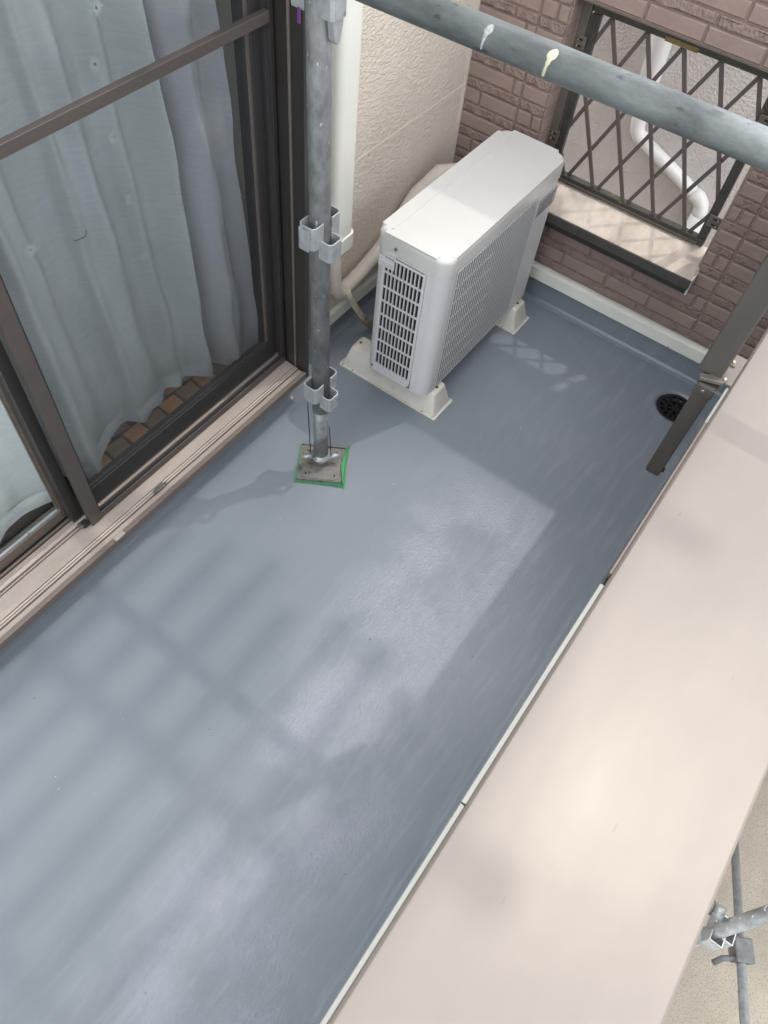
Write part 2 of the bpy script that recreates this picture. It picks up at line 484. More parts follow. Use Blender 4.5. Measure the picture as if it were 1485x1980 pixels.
# ------------------------------------------------------------------ balcony floor with drain hole
FX0, FX1, FY0, FY1 = -1.6, 2.052, -0.045, 1.10
DC, DR = (1.898, 0.060), 0.062
def floor_sheet():
    mb = MB()
    bm = mb.bm
    x0, x1, y0, y1 = 1.80, 1.996, -0.045 + 0.0, 0.165
    # outer square ring sampled by angle
    n = 40
    inner, outer, low = [], [], []
    for k in range(n):
        a = 2 * math.pi * k / n
        c, s_ = math.cos(a), math.sin(a)
        inner.append(bm.verts.new((DC[0] + DR * c, DC[1] + DR * s_, -0.003)))
        low.append(bm.verts.new((DC[0] + DR * c * 0.98, DC[1] + DR * s_ * 0.98, -0.05)))
        tx = ((x1 if c > 0 else x0) - DC[0]) / c if abs(c) > 1e-6 else 1e9
        ty = ((y1 if s_ > 0 else y0) - DC[1]) / s_ if abs(s_) > 1e-6 else 1e9
        t = min(tx, ty)
        outer.append(bm.verts.new((DC[0] + t * c, DC[1] + t * s_, 0)))
    mid = [bm.verts.new((DC[0] + (DR + 0.010) * math.cos(2 * math.pi * k / n), DC[1] + (DR + 0.010) * math.sin(2 * math.pi * k / n), 0.0)) for k in range(n)]
    for k in range(n):
        j = (k + 1) % n
        bm.faces.new((inner[k], mid[k], mid[j], inner[j])).smooth = True
        bm.faces.new((mid[k], outer[k], outer[j], mid[j]))
        bm.faces.new((low[k], inner[k], inner[j], low[j])).smooth = True
    # corners of the square
    for (cx, cy) in ((x0, y0), (x1, y0), (x1, y1), (x0, y1)):
        near = sorted(range(n), key=lambda k: (outer[k].co - Vector((cx, cy, 0))).length)[:6]
        ea = [k for k in near if abs(outer[k].co.x - cx) < 1e-6]
        eb = [k for k in near if abs(outer[k].co.y - cy) < 1e-6]
        if ea and eb and ea[0] != eb[0]:
            v = bm.verts.new((cx, cy, 0))
            bm.faces.new((v, outer[ea[0]], outer[eb[0]]))
    bm.faces.new(low)
    for (a, b, c, d) in ((FX0, x0, FY0, FY1), (x0, x1, y1, FY1), (x1, FX1, FY0, FY1)):
        mb.quad([(a, c, 0), (b, c, 0), (b, d, 0), (a, d, 0)])
    return mb
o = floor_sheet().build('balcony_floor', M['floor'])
tag(o, kind='structure')
o = MB().box(FX0, 2.3, -0.2, 1.4, -0.30, -0.055).build('balcony_slab', M['parapet']); tag(o, kind='structure')
# upstands turned up along the walls, with a small fillet
def upstand(name, p0, p1, n, h):
    # p0->p1 along the wall on the floor, n inward normal
    mb = MB()
    prof = [(0, h), (0.0, 0.012), (0.004, 0.004), (0.013, 0.0012), (0.02, 0.0008), (0.02, -0.004), (-0.02, -0.004), (-0.02, h)]
    p0, p1, n = Vector(p0), Vector(p1), Vector(n)
    A = [mb.bm.verts.new(p0 + n * a + Vector((0, 0, b))) for a, b in prof]
    B = [mb.bm.verts.new(p1 + n * a + Vector((0, 0, b))) for a, b in prof]
    m = len(prof)
    for i in range(m):
        mb.bm.faces.new((A[i], A[(i + 1) % m], B[(i + 1) % m], B[i]))
    mb.bm.faces.new(A); mb.bm.faces.new(B[::-1])
    o = mb.build(name, M['floor']); tag(o, kind='structure'); return o
upstand('floor_upstand', (2.036, -0.05, 0), (2.036, 1.082, 0), (-1, 0, 0), 0.092)
upstand('floor_upstand', (1.30, 1.076, 0), (2.04, 1.076, 0), (0, -1, 0), 0.092)
upstand('floor_upstand', (-1.6, 1.012, 0), (1.160, 1.012, 0), (0, -1, 0), 0.085)
upstand('floor_upstand', (-1.6, -0.036, 0), (2.03, -0.036, 0), (0, 1, 0), 0.085)

# floor drain
dr = thing('floor_drain', (DC[0], DC[1], 0), 'round black slotted drain grate sunk in the floor corner behind the laundry bar', 'drain')
mb = MB()
n = 40
def ring(mb, r0, r1, z0, z1, n=40):
    bm = mb.bm
    v = [[bm.verts.new((DC[0] + r * math.cos(2 * math.pi * k / n), DC[1] + r * math.sin(2 * math.pi * k / n), z)) for k in range(n)]
         for r, z in ((r0, z0), (r0, z1), (r1, z1), (r1, z0))]
    for i in range(4):
        for k in range(n):
            bm.faces.new((v[i][k], v[i][(k + 1) % n], v[(i + 1) % 4][(k + 1) % n], v[(i + 1) % 4][k]))
ring(mb, 0.050, 0.0605, -0.012, -0.006)
ring(mb, 0.029, 0.033, -0.012, -0.006)
ring(mb, 0.0005, 0.012, -0.012, -0.005)
for k in range(14):
    a = 2 * math.pi * (k + 0.5) / 14
    mt = Matrix.Translation((DC[0], DC[1], 0)) @ Matrix.Rotation(a, 4, 'Z')
    if k % 2 == 0: mb.box(0.010, 0.031, -0.003, 0.003, -0.0118, -0.0062, mt)
    mb.box(0.032, 0.052, -0.0035, 0.0035, -0.0117, -0.0063, mt)
mb.build('grate', M['drain'], dr)
MB().prism([(DC[0] + 0.0595 * math.cos(2 * math.pi * k / 32), DC[1] + 0.0595 * math.sin(2 * math.pi * k / 32)) for k in range(32)], -0.045, -0.040).build('bottom', M['dark'], dr)

# ------------------------------------------------------------------ brick end wall
bw = thing('brick_wall', (2.07, 0.4, 0), 'brown brick-patterned end wall with a barred opening and off-white base trim', 'wall')
WX = 2.041
OY0, OY1, OZ0, OZ1 = 0.215, 0.799, 0.300, 0.885
WT = 1.58
mb = MB()
xa, xb = WX + 0.005, 2.105
mb.box(xa, xb, OY1 - 0.004, 1.30, -0.3, WT)
mb.box(xa, xb, -0.26, OY0 + 0.004, -0.3, WT)
mb.box(xa, xb, OY0 + 0.004, OY1 - 0.004, -0.3, OZ0)
mb.box(xa, xb, OY0 + 0.004, OY1 - 0.004, OZ1 + 0.004, WT)
mb.build('wall_core', M['mortar'], bw)
MB().box(WX - 0.02, 2.125, -0.27, 1.07, WT + 0.001, WT + 0.02).build('wall_cap', M['bronze'], bw)
brick_cache = {}
def brick_mesh(w, h, rough_):
    key = (round(w, 3), round(h, 3), rough_)
    if key in brick_cache: return brick_cache[key]
    bm = bmesh.new()
    c = 0.0035; d = 0.006; out = 0.0
    def rect(ins, x): return [bm.verts.new((x, a, b)) for a, b in ((-w / 2 + ins, -h / 2 + ins), (w / 2 - ins, -h / 2 + ins), (w / 2 - ins, h / 2 - ins), (-w / 2 + ins, h / 2 - ins))]
    r0, r1, r2 = rect(0, d), rect(0.0006, 0.0025), rect(c, -0.0008)
    for A, B in ((r0, r1), (r1, r2)):
        for i in range(4):
            bm.faces.new((A[i], A[(i + 1) % 4], B[(i + 1) % 4], B[i]))
    if rough_ and w > 0.04:
        n_ = min(9, max(3, int(w / 0.022)))
        lo_, hi_ = [r2[0]], [r2[3]]
        for q in range(1, n_):
            yy = -w / 2 + c + (w - 2 * c) * (q + rnd.uniform(-0.25, 0.25)) / n_
            lo_.append(bm.verts.new((-0.0008 - rnd.uniform(-0.001, 0.002), yy, -h / 2 + c + rnd.uniform(-0.0015, 0.002))))
            hi_.append(bm.verts.new((-0.0008 - rnd.uniform(-0.001, 0.002), yy, h / 2 - c + rnd.uniform(-0.002, 0.0015))))
        lo_.append(r2[1]); hi_.append(r2[2])
        for q in range(n_):
            bm.faces.new((lo_[q], lo_[q + 1], hi_[q + 1], hi_[q]))
        bm.faces.new([r1[0], r1[1]] + lo_[::-1]) if False else None
    else:
        bm.faces.new(r2)
    bmesh.ops.recalc_face_normals(bm, faces=bm.faces)
    me = bpy.data.meshes.new('brick'); bm.to_mesh(me); bm.free()
    # faces must look toward -x
    me.materials.append(M['brick_b'] if rough_ else M['brick_a'])
    brick_cache[key] = me
    return me
stuff_bm = bmesh.new()
GAP = 0.0045
def put_brick(ya, yb, za, zb, rough_):
    # ya > yb
    w, h = ya - yb - GAP, zb - za - GAP
    if w < 0.008 or h < 0.008: return
    me = brick_mesh(w, h, rough_)
    loc = Vector((WX, (ya + yb) / 2, (za + zb) / 2)) + Vector((rnd.uniform(-0.0006, 0.0006), 0, 0))
    if za > 1.12 or ya < -0.06:
        t = me.copy(); t.transform(Matrix.Translation(loc)); stuff_bm.from_mesh(t); bpy.data.meshes.remove(t); return
    o = bpy.data.objects.new('brick', me); COL.objects.link(o)
    o.parent = bw; o.matrix_parent_inverse = Matrix.Translation(-Vector(bw.location))
    o.location = loc
def row(za, zb, bounds, rough_):
    for a, b in zip(bounds[:-1], bounds[1:]):
        zz0, zz1 = za, zb
        a2, b2 = a, b
        inside = zz1 > OZ0 and zz0 < OZ1
        if inside:
            segs = []
            if a2 > OY1: segs.append((a2, max(b2, OY1)))
            if b2 < OY0: segs.append((min(a2, OY0), b2))
            if zz0 < OZ0 - 0.012 and a2 > OY0 and b2 < OY1:
                put_brick(min(a2, OY1), max(b2, OY0), zz0, OZ0, rough_)
            if zz1 > OZ1 + 0.012 and a2 > OY0 and b2 < OY1:
                put_brick(min(a2, OY1), max(b2, OY0), OZ1, zz1, rough_)
        else:
            segs = [(a2, b2)]
        for s0, s1 in segs: put_brick(s0, s1, zz0, zz1, rough_)
k0 = -8
ev = [1.0635, 0.911, 0.881, 0.76, 0.61, 0.455, 0.305, 0.145, 0.055, -0.10, -0.25]
od = [1.0635, 1.008, 0.881, 0.832, 0.685, 0.53, 0.38, 0.182, 0.145, -0.005, -0.16, -0.25]
th1 = [1.0635, 0.881, 0.64, 0.33, 0.145, -0.25]
th2 = [1.0635, 0.95, 0.881, 0.72, 0.44, 0.145, 0.0, -0.25]
for k in range(k0, 14):
    T = 0.645 + 0.0725 * k
    a, b = T - 0.0435, T
    if b > 0.135 and a < WT:
        row(max(a, 0.132), min(b, WT), ev if k % 2 == 0 else od, False)
    a, b = T - 0.0725, T - 0.0435
    if b > 0.135 and a < WT:
        row(max(a, 0.132), min(b, WT), th1 if k % 2 == 0 else th2, True)
me = bpy.data.meshes.new('upper_bricks'); stuff_bm.to_mesh(me); stuff_bm.free()
me.materials.append(M['brick_a'])
o = bpy.data.objects.new('upper_bricks', me); COL.objects.link(o); o.parent = bw
o.matrix_parent_inverse = Matrix.Translation(-Vector(bw.location)); o['kind'] = 'stuff'
# bricks turning into the left reveal of the opening
for k in range(-4, 5):
    T = 0.645 + 0.0725 * k
    for (a, b, rg) in ((T - 0.0435, T, 0), (T - 0.0725, T - 0.0435, 1)):
        a, b = max(a, OZ0), min(b, OZ1)
        if b - a < 0.014: continue
        h = b - a - GAP
        mb = MB().box(WX + 0.0022, 2.100, OY1 - 0.0045, OY1, a + GAP / 2, b - GAP / 2, bevel=0.0015, seg=1)
        mb.build('brick', M['brick_b'] if rg else M['brick_a'], bw)
MB().box(2.1005, 2.1045, OY1 - 0.006, OY1, OZ0, OZ1).build('joint_sealant', M['mortar'], bw)
MB().box(2.1052, 2.116, 0.768, 0.83, OZ0 + 0.02, OZ1 + 0.05).build('reveal_trim', M['bracket'], bw)
MB().box(WX + 0.006, 2.100, OY0 + 0.01, OY1 - 0.01, OZ1 - 0.0005, OZ1 + 0.0035).build('lintel_soffit', M['bronze'], bw)
# base trim
MB().prism([(2.022, 0.0855), (2.06, 0.0855), (2.06, 0.131), (2.034, 0.131), (2.022, 0.127)], -0.045, 1.0640, axis='y').build('base_trim', M['trim'], bw, bevel=0.0015)

# window sill of the opening
ws = thing('window_sill', (2.05, 0.5, 0.33), 'pale weathered metal sill jutting out under the barred opening', 'sill')
SY0, SY1 = 0.209, 0.802
MB().prism([(1.987, 0.352), (2.118, 0.385), (2.118, 0.375), (1.990, 0.338)], SY0, SY1, axis='y').build('sill_top', M['sill_metal'], ws)
MB().prism([(1.984, 0.353), (1.9895, 0.3535), (1.9895, 0.325), (1.984, 0.325)], SY0, SY1, axis='y').build('front_lip', M['holder'], ws)
MB().prism([(1.990, 0.324), (2.05, 0.324), (2.05, 0.300), (1.998, 0.300), (1.998, 0.3185), (1.990, 0.3185)], SY0 + 0.003, SY1, axis='y').build('drip_edge', M['bronze_dark'], ws)
MB().box(1.992, 2.042, SY0 - 0.002, SY0 + 0.0025, 0.302, 0.358).build('end_cap', M['trim'], ws)

# ------------------------------------------------------------------ window grille
gx = 2.122
gr = thing('window_grille', (gx, 0.5, 0.40), 'dark framed security grille of crossed brown bars in the brick opening', 'window grille')
GY0, GY1, GZ0, GZ1 = 0.243, 0.767, 0.392, 0.858
MB().box(gx - 0.012, gx + 0.012, GY0, GY1, GZ1 - 0.014, OZ1 + 0.03).build('frame_rail', M['grille_frame'], gr, bevel=0.001)
MB().box(gx - 0.012, gx + 0.012, GY0, GY1, GZ0 - 0.012, GZ0 + 0.012).build('frame_rail', M['grille_frame'], gr, bevel=0.001)
MB().box(gx - 0.009, gx + 0.009, GY0 + 0.0, GY0 + 0.025, GZ0 + 0.0125, GZ1 - 0.0205).build('frame_post', M['grille_frame'], gr, bevel=0.001)
MB().box(gx - 0.009, gx + 0.009, GY1 - 0.025, GY1, GZ0 + 0.0125, GZ1 - 0.0205).build('frame_post', M['grille_frame'], gr, bevel=0.001)
MB().box(gx - 0.017, gx - 0.0125, GY0 + 0.02, GY1 - 0.02, GZ0 - 0.004, GZ0 + 0.001).build('frame_lip', M['bracket'], gr)
def bar(ya, za, yb, zb, xo, w=0.011):
    # clip to the frame
    y0c, y1c = GY0 + 0.018, GY1 - 0.018
    d = Vector((0, yb - ya, zb - za)); L_ = d.length
    t0, t1 = 0.0, 1.0
    if abs(yb - ya) > 1e-6:
        ta, tb = (y0c - ya) / (yb - ya), (y1c - ya) / (yb - ya)
        t0, t1 = max(t0, min(ta, tb)), min(t1, max(ta, tb))
    if t1 - t0 < 0.06: return
    p, q = Vector((0, ya, za)) + d * t0, Vector((0, ya, za)) + d * t1
    dn = (q - p).normalized(); side = Vector((0, -dn.z, dn.y)) * w / 2
    mb = MB()
    v = [mb.bm.verts.new(Vector((gx + xx, 0, 0)) + b_) for xx in (xo - 0.003, xo + 0.003)
         for b_ in (p - side, p + side, q + side, q - side)]
    for f in ((0, 1, 2, 3), (7, 6, 5, 4), (0, 4, 5, 1), (1, 5, 6, 2), (2, 6, 7, 3), (3, 7, 4, 0)):
        mb.bm.faces.new([v[i] for i in f])
    mb.build('bar', M['grille'], gr, bevel=0.0008)
zt, zb_ = 0.839, 0.404
for i in range(-2, 7):
    ya = 0.7106 - 0.1016 * i
    bar(ya, zt, ya - 0.198, zb_, -0.0045)
    yb = 0.613 - 0.1016 * i
    if i >= -3: bar(yb + 0.1016 * 0, zt, yb + 0.19, zb_, 0.0035)
def grille_bracket(yc, zc, s):
    b = MB().box(gx - 0.018, gx - 0.0135, yc - 0.026, yc + 0.026, zc - 0.018, zc + 0.018).build('bracket', M['bracket'], gr, bevel=0.002)
    for dz in (-0.008, 0.008):
        MB().box(gx - 0.0187, gx - 0.0178, yc - 0.012 - s * 0.004, yc + 0.008 - s * 0.004, zc + dz - 0.0022, zc + dz + 0.0022).build('slot', M['dark'], b)
        screw((gx - 0.0187, yc - 0.003, zc + dz), (-1, 0, 0), 0.0030, M['brass'], b)
grille_bracket(0.785, 0.765, 1); grille_bracket(0.785, 0.505, 1)
grille_bracket(0.236, 0.755, -1); grille_bracket(0.236, 0.470, -1)
for (y_, z_) in ((0.62, GZ0), (0.52, GZ0), (0.42, GZ0), (0.32, GZ0), (0.52, GZ1 - 0.01), (0.36, GZ1 - 0.01)):
    screw((gx - 0.0125, y_, z_), (-1, 0, 0), 0.0022, M['screw'], gr)
MB().box(gx - 0.0137, gx - 0.0122, 0.47, 0.56, GZ1 - 0.016, GZ1 - 0.004).build('stained_tape', mat('yellowed_tape', (0.20, 0.14, 0.06, 1), 0.7, 0, 0.3, 60), gr)

# ------------------------------------------------------------------ neighbour's wall and rain pipe
o = MB().box(2.80, 3.0, -2.5, 4.0, -3.2, 1.6).build('neighbour_wall', M['neigh'])
tag(o, 'pale pinkish stucco wall of the next house seen through the barred opening', 'wall')
rp = thing('rain_pipe', (2.77, 0.5, 0), 'white rain pipe with two elbows running down the pale wall behind the grille', 'drainpipe')
e1, e2 = Vector((2.768, 0.720, 0.262)), Vector((2.768, 0.386, 0.128))
MB().tube([(2.75, 0.748, 1.2), (2.75, 0.742, 0.62), (2.755, 0.735, 0.46), (2.766, 0.722, 0.375)], [0.037, 0.037, 0.036, 0.027], 20).build('upper_pipe', M['pipe_white'], rp)
MB().tube([(2.766, 0.722, 0.40), (2.768, 0.722, 0.30), (2.768, 0.716, 0.272), (2.768, 0.700, 0.254), (2.768, 0.675, 0.244)], 0.0265, 20).build('elbow', M['pipe_white'], rp)
MB().tube([(2.768, 0.695, 0.2515), (2.768, 0.415, 0.1385)], 0.0235, 20).build('slanted_pipe', M['pipe_white'], rp)
MB().tube([(2.768, 0.432, 0.1455), (2.768, 0.405, 0.134), (2.768, 0.390, 0.118), (2.768, 0.382, 0.09), (2.768, 0.380, 0.075)], 0.0265, 20).build('elbow', M['pipe_white'], rp)
MB().tube([(2.768, 0.380, 0.077), (2.768, 0.380, -2.85)], 0.0315, 20).build('lower_pipe', M['pipe_white'], rp)

# ------------------------------------------------------------------ house wall (stucco)
hw = thing('house_wall', (1.7, 1.15, 0), 'beige textured stucco wall of the house behind the outdoor unit', 'wall')
HY = 1.065
MB().box(1.196, 2.045, HY, 1.25, 0.128, 0.5725).build('wall_panel', M['stucco'], hw, bevel=0.0012)
MB().box(1.196, 2.045, HY, 1.25, 0.5755, 2.9).build('wall_panel', M['stucco'], hw, bevel=0.0012)
MB().box(1.196, 2.04, HY - 0.0005, 1.248, 0.5727, 0.5753).build('joint', mat('pale_joint', (0.72, 0.67, 0.58, 1), 0.7), hw)
MB().box(-1.6, 1.196, HY, 1.25, 2.12, 2.9).build('wall_panel', M['stucco'], hw)
MB().box(1.161, 1.310, 1.050, 1.076, 0.001, 0.128).build('wall_base', M['floor'], hw)
MB().box(1.196, 2.04, HY + 0.012, 1.25, -0.3, 0.128).build('wall_base', M['floor'], hw)
MB().prism([(1.052, 0.0855), (1.07, 0.0855), (1.07, 0.127), (1.058, 0.127), (1.052, 0.124)], 1.30, 2.02, axis='x').build('base_trim', M['trim'], hw, bevel=0.001)
MB().box(2.034, 2.0405, 1.058, 1.066, 0.132, 2.9).build('corner_bead', mat('corner_sealant', (0.5, 0.43, 0.38, 1), 0.6), hw)

# room behind the window
o = MB().box(-1.8, 1.6, 1.30, 3.6, -0.06, 0.028).build('room_floor', M['floor_dark'])
tag(o, kind='structure')
o2 = MB().box(-1.6, 1.5, 1.13, 1.30, -0.06, 0.028).build('room_floor', M['floor_dark']); tag(o2, kind='structure')
mb = MB()
mb.box(-1.8, 1.6, 3.6, 3.7, -0.06, 2.5); mb.box(-1.9, -1.8, 1.25, 3.7, -0.06, 2.5); mb.box(1.5, 1.6, 1.25, 3.7, -0.06, 2.5); mb.box(-1.9, 1.6, 1.25, 3.7, 2.4, 2.5)
tag(mb.build('room_walls', M['room']), kind='structure')
for i in range(9):
    for j in range(3):
        x = 0.60 + i * 0.068 + (j % 2) * 0.02; y = 1.165 + j * 0.062
        m4 = Matrix.Translation((x, y, 0.029)) @ Matrix.Rotation(math.radians(rnd.uniform(-5, 5) - 6), 4, 'Z')
        ob = MB().box(-0.029, 0.029, -0.026, 0.026, 0, 0.008, bevel=0.0015, seg=1).build('floor_tile', M['tile'] if (i + j) % 2 else M['tile_b'], o2)
        ob.matrix_world = m4

# ------------------------------------------------------------------ sliding window frame
wf = thing('window_frame', (0.3, 1.05, 0.1), 'bronze aluminium window frame with a wide grooved sill over the balcony floor', 'window frame')
X0, XR = -1.6, 1.172
def strip(name, prof, m, x0=X0, x1=XR, bevel=0.0006, parent=None):
    return MB().prism(prof, x0, x1, axis='x').build(name, m, parent or wf, bevel=bevel)
# sill profile in (y, z)
strip('sill_nose', [(0.962, 0.097), (0.962, 0.1205), (0.974, 0.1215), (0.974, 0.097)], M['bronze'])
strip('sill_step', [(0.9755, 0.092), (0.9755, 0.1165), (0.9885, 0.1175), (0.9885, 0.092)], M['bronze_sill'])
strip('sill_ridge', [(0.9915, 0.092), (0.9915, 0.1205), (0.9955, 0.1215), (0.9955, 0.092)], M['bronze_sill'])
strip('sill_ridge', [(0.9985, 0.092), (0.9985, 0.1200), (1.0025, 0.1215), (1.0025, 0.092)], M['bronze_sill'])
strip('sill_flat', [(1.0060, 0.092), (1.0060, 0.1200), (1.0505, 0.1235), (1.0505, 0.092)], M['bronze_sill'])
strip('track', [(1.0530, 0.092), (1.0530, 0.1255), (1.0570, 0.1255), (1.0570, 0.092)], M['bronze_sill'])
strip('track', [(1.0600, 0.092), (1.0600, 0.1290), (1.0680, 0.1310), (1.0680, 0.092)], M['bronze_sill'])
strip('track', [(1.0730, 0.092), (1.0730, 0.1230), (1.0860, 0.1230), (1.0860, 0.092)], M['bronze_sill'])
strip('track', [(1.0890, 0.092), (1.0890, 0.1270), (1.0950, 0.1270), (1.0950, 0.092)], M['bronze'])
strip('sill_inside', [(1.0975, 0.088), (1.0975, 0.1180), (1.150, 0.1180), (1.150, 0.03), (1.128, 0.03), (1.128, 0.088)], M['bronze_dark'])
strip('sill_body', [(0.9745, 0.086), (0.9745, 0.0915), (1.127, 0.0915), (1.127, 0.04), (1.034, 0.04), (1.034, 0.086)], M['bronze_dark'])
# jamb at the right-hand end, with its ribs
def vbox(name, x0, x1, y0, y1, z0, z1, m, parent=wf, bevel=0.0008):
    return MB().box(x0, x1, y0, y1, z0, z1).build(name, m, parent, bevel=bevel)
vbox('jamb', 1.176, 1.190, 0.966, 1.064, 0.092, 2.1, M['bronze_dark'])
vbox('jamb_rib', 1.170, 1.1755, 0.998, 1.003, 0.125, 2.1, M['bronze'])
vbox('jamb', 1.176, 1.1935, 1.0645, 1.148, 0.092, 2.1, M['bronze_dark'])
vbox('jamb_rib', 1.166, 1.1755, 1.056, 1.060, 0.133, 2.1, M['bronze_dark'])
vbox('jamb_rib', 1.160, 1.1755, 1.096, 1.100, 0.13, 2.1, M['bronze_dark'])
vbox('shutter_rail', 1.1945, 1.285, 1.030, 1.0640, 0.13, 2.1, M['bronze'], bevel=0.002)
vbox('rubber_seal', 1.1905, 1.1940, 0.985, 1.064, 0.10, 2.1, M['rubber'])
vbox('head', X0, 1.176, 0.97, 1.148, 2.08, 2.12, M['bronze_dark'])
# small fittings on the sill
f = MB().box(-0.014, 0.014, -0.006, 0.006, 0.0, 0.007).build('sill_latch', M['screw'], wf, bevel=0.001)
f.location = Vector((0.629, 0.992, 0.121)); f.matrix_parent_inverse = Matrix.Translation(-wf.location)
f = MB().tube([(0, 0, 0), (0, 0, 0.009)], 0.005, 12).build('latch_knob', M['screw'], wf)
f.location = Vector((0.612, 0.990, 0.121)); f.matrix_parent_inverse = Matrix.Translation(-wf.location)
screw((0.648, 0.9935, 0.123), (0, 0, 1), 0.003, M['screw'], wf)
MB().box(0.452, 0.482, 0.958, 0.970, 0.1215, 0.1285, bevel=0.002).build('rubber_bumper', M['bronze_sill'], wf)

# glass door on the left: rails, stile, pane
gd = thing('glass_door', (0.0, 1.12, 0.12), 'left bronze sliding glass door with a pale curtain hanging behind its pane', 'sliding door')
def sash(parent, x0, x1, y0, y1, fm, zb0=0.130, zb1=0.168, zt=2.07, sw=0.030, gm='bronze_dark'):
    vbox('bottom_rail', x0 + sw, x1 - sw, y0, y1, zb0, zb1, fm, parent)
    vbox('top_rail', x0 + sw, x1 - sw, y0, y1, zt - 0.04, zt, fm, parent)
    vbox('stile', x0, x0 + sw - 0.0005, y0, y1, zb0, zt, fm, parent)
    vbox('stile', x1 - sw + 0.0005, x1, y0, y1, zb0, zt, fm, parent)
    ym = (y0 + y1) / 2
    vbox('gasket', x0 + sw, x1 - sw, y0 + 0.004, ym - 0.002, zb1 + 0.0003, zb1 + 0.005, M[gm], parent, 0)
    vbox('gasket', x1 - sw - 0.005, x1 - sw, y0 + 0.004, ym - 0.002, zb1 + 0.006, zt - 0.04, M['bronze'], parent, 0)
    vbox('pane', x0 + sw - 0.004, x1 - sw + 0.004, ym - 0.002, ym + 0.002, zb1 - 0.004, zt - 0.036, M['glass'], parent, 0)
sash(gd, -0.85, 0.455, 1.100, 1.124, M['bronze'], 0.128, 0.160, sw=0.034, gm='galv_new')
gd2 = thing('glass_door', (0.8, 1.10, 0.12), 'right glass door with dark rails standing behind the insect screen', 'sliding door')
sash(gd2, 0.425, 1.168, 1.0700, 1.0940, M['bronze_dark'], 0.133, 0.192, sw=0.026)

M['bronze_screen'] = mat('screen_frame_aluminium', (0.082, 0.069, 0.062, 1), 0.45, 0.25, 0.08, 3, stretch=(1, 8, 8), rvar=0.06)
# insect screen
sc = thing('insect_screen', (0.8, 1.045, 0.12), 'sliding insect screen with dark mesh and a cross rail before the right door', 'insect screen')
SX0, SX1, SYA, SYB = 0.448, 1.170, 1.034, 1.050
vbox('bottom_rail', SX0 + 0.031, SX1, SYA, SYB, 0.1255, 0.146, M['bronze_screen'], sc)
vbox('stile', SX0, SX0 + 0.0305, SYA - 0.001, SYB + 0.001, 0.1250, 2.07, M['bronze_screen'], sc)
vbox('stile', SX1 - 0.012, SX1 - 0.0005, SYA, SYB, 0.1465, 2.07, M['bronze_dark'], sc)
vbox('top_rail', SX0 + 0.031, SX1 - 0.013, SYA, SYB, 2.04, 2.07, M['bronze_screen'], sc)
vbox('mid_rail', SX0 + 0.031, SX1 - 0.013, SYA - 0.002, SYB - 0.004, 1.025, 1.046, M['bronze_screen'], sc, 0.001)
vbox('spline', SX0 + 0.0308, SX0 + 0.0345, SYA + 0.003, SYA + 0.008, 0.150, 2.04, M['rubber'], sc, 0)
vbox('spline', SX0 + 0.034, SX1 - 0.0125, SYA + 0.003, SYA + 0.008, 0.1463, 0.1495, M['rubber'], sc, 0)
MB().quad([(SX0 + 0.03, SYA + 0.009, 0.145), (SX1 - 0.012, SYA + 0.009, 0.145), (SX1 - 0.012, SYA + 0.009, 2.05), (SX0 + 0.03, SYA + 0.009, 2.05)]).build('mesh', M['mesh'], sc)
MB().box(0.432, 0.446, 1.040, 1.056, 0.127, 0.140, bevel=0.001).build('roller', M['rubber'], sc)
MB().box(0.424, 0.434, 1.045, 1.060, 0.127, 0.136, bevel=0.001).build('roller_clip', M['screw'], sc)

# ------------------------------------------------------------------ curtains
def curtain(name, plan, label, cat, m, hem_z, lean, xa, hem_h=0.045, grp=None):
    # plan: list of (x, y) along the hem; smooth it
    pts = []
    def cr(p0, p1, p2, p3, t):
        return [0.5 * ((2 * b) + (c - a) * t + (2 * a - 5 * b + 4 * c - d) * t * t + (-a + 3 * b - 3 * c + d) * t ** 3)
                for a, b, c, d in zip(p0, p1, p2, p3)]
    n = len(plan)
    for i in range(n - 1):
        p = [plan[max(i - 1, 0)], plan[i], plan[i + 1], plan[min(i + 2, n - 1)]]
        for k in range(8): pts.append(cr(*p, k / 8))
    pts.append(list(plan[-1]))
    zs = [0, 0.004] + [hem_h * q for q in (0.4, 0.9, 1.0, 1.1)] + [0.12 + 0.05 * i for i in range(40)]
    bm = bmesh.new()
    cy = sum(p[1] for p in pts) / len(pts)
    grid = []
    for zi, z in enumerate(zs):
        row_ = []
        for i, (x, y) in enumerate(pts):
            amp = 1.0 + 0.25 * min(z, 1.6) / 1.6
            xx = x - (x - xa) * lean * z + 0.003 * math.sin(9 * z + i * 0.13)
            yy = cy + (y - cy) * amp + 0.0035 * math.sin(17 * z + i * 0.21) + 0.002 * math.sin(31 * z - i * 0.37)
            if abs(z - hem_h) < 1e-6: yy += 0.0015
            g_ = min(1.0, 0.15 + z * 1.6)
            yy += g_ * (0.0100 * math.sin(x * 66 + 0.6 * math.sin(2.1 * z)) + 0.005 * math.sin(x * 103 + 1.3 + 0.8 * z))
            hz = hem_z(i / (len(pts) - 1)) if callable(hem_z) else hem_z
            row_.append(bm.verts.new((xx, yy, hz + z)))
        grid.append(row_)
    for a, b in zip(grid[:-1], grid[1:]):
        for i in range(len(pts) - 1):
            f = bm.faces.new((a[i], a[i + 1], b[i + 1], b[i])); f.smooth = True
    me = bpy.data.meshes.new(name); bm.to_mesh(me); bm.free(); me.materials.append(m)
    o = bpy.data.objects.new(name, me); COL.objects.link(o)
    tag(o, label, cat, grp)
    return o, pts, cy
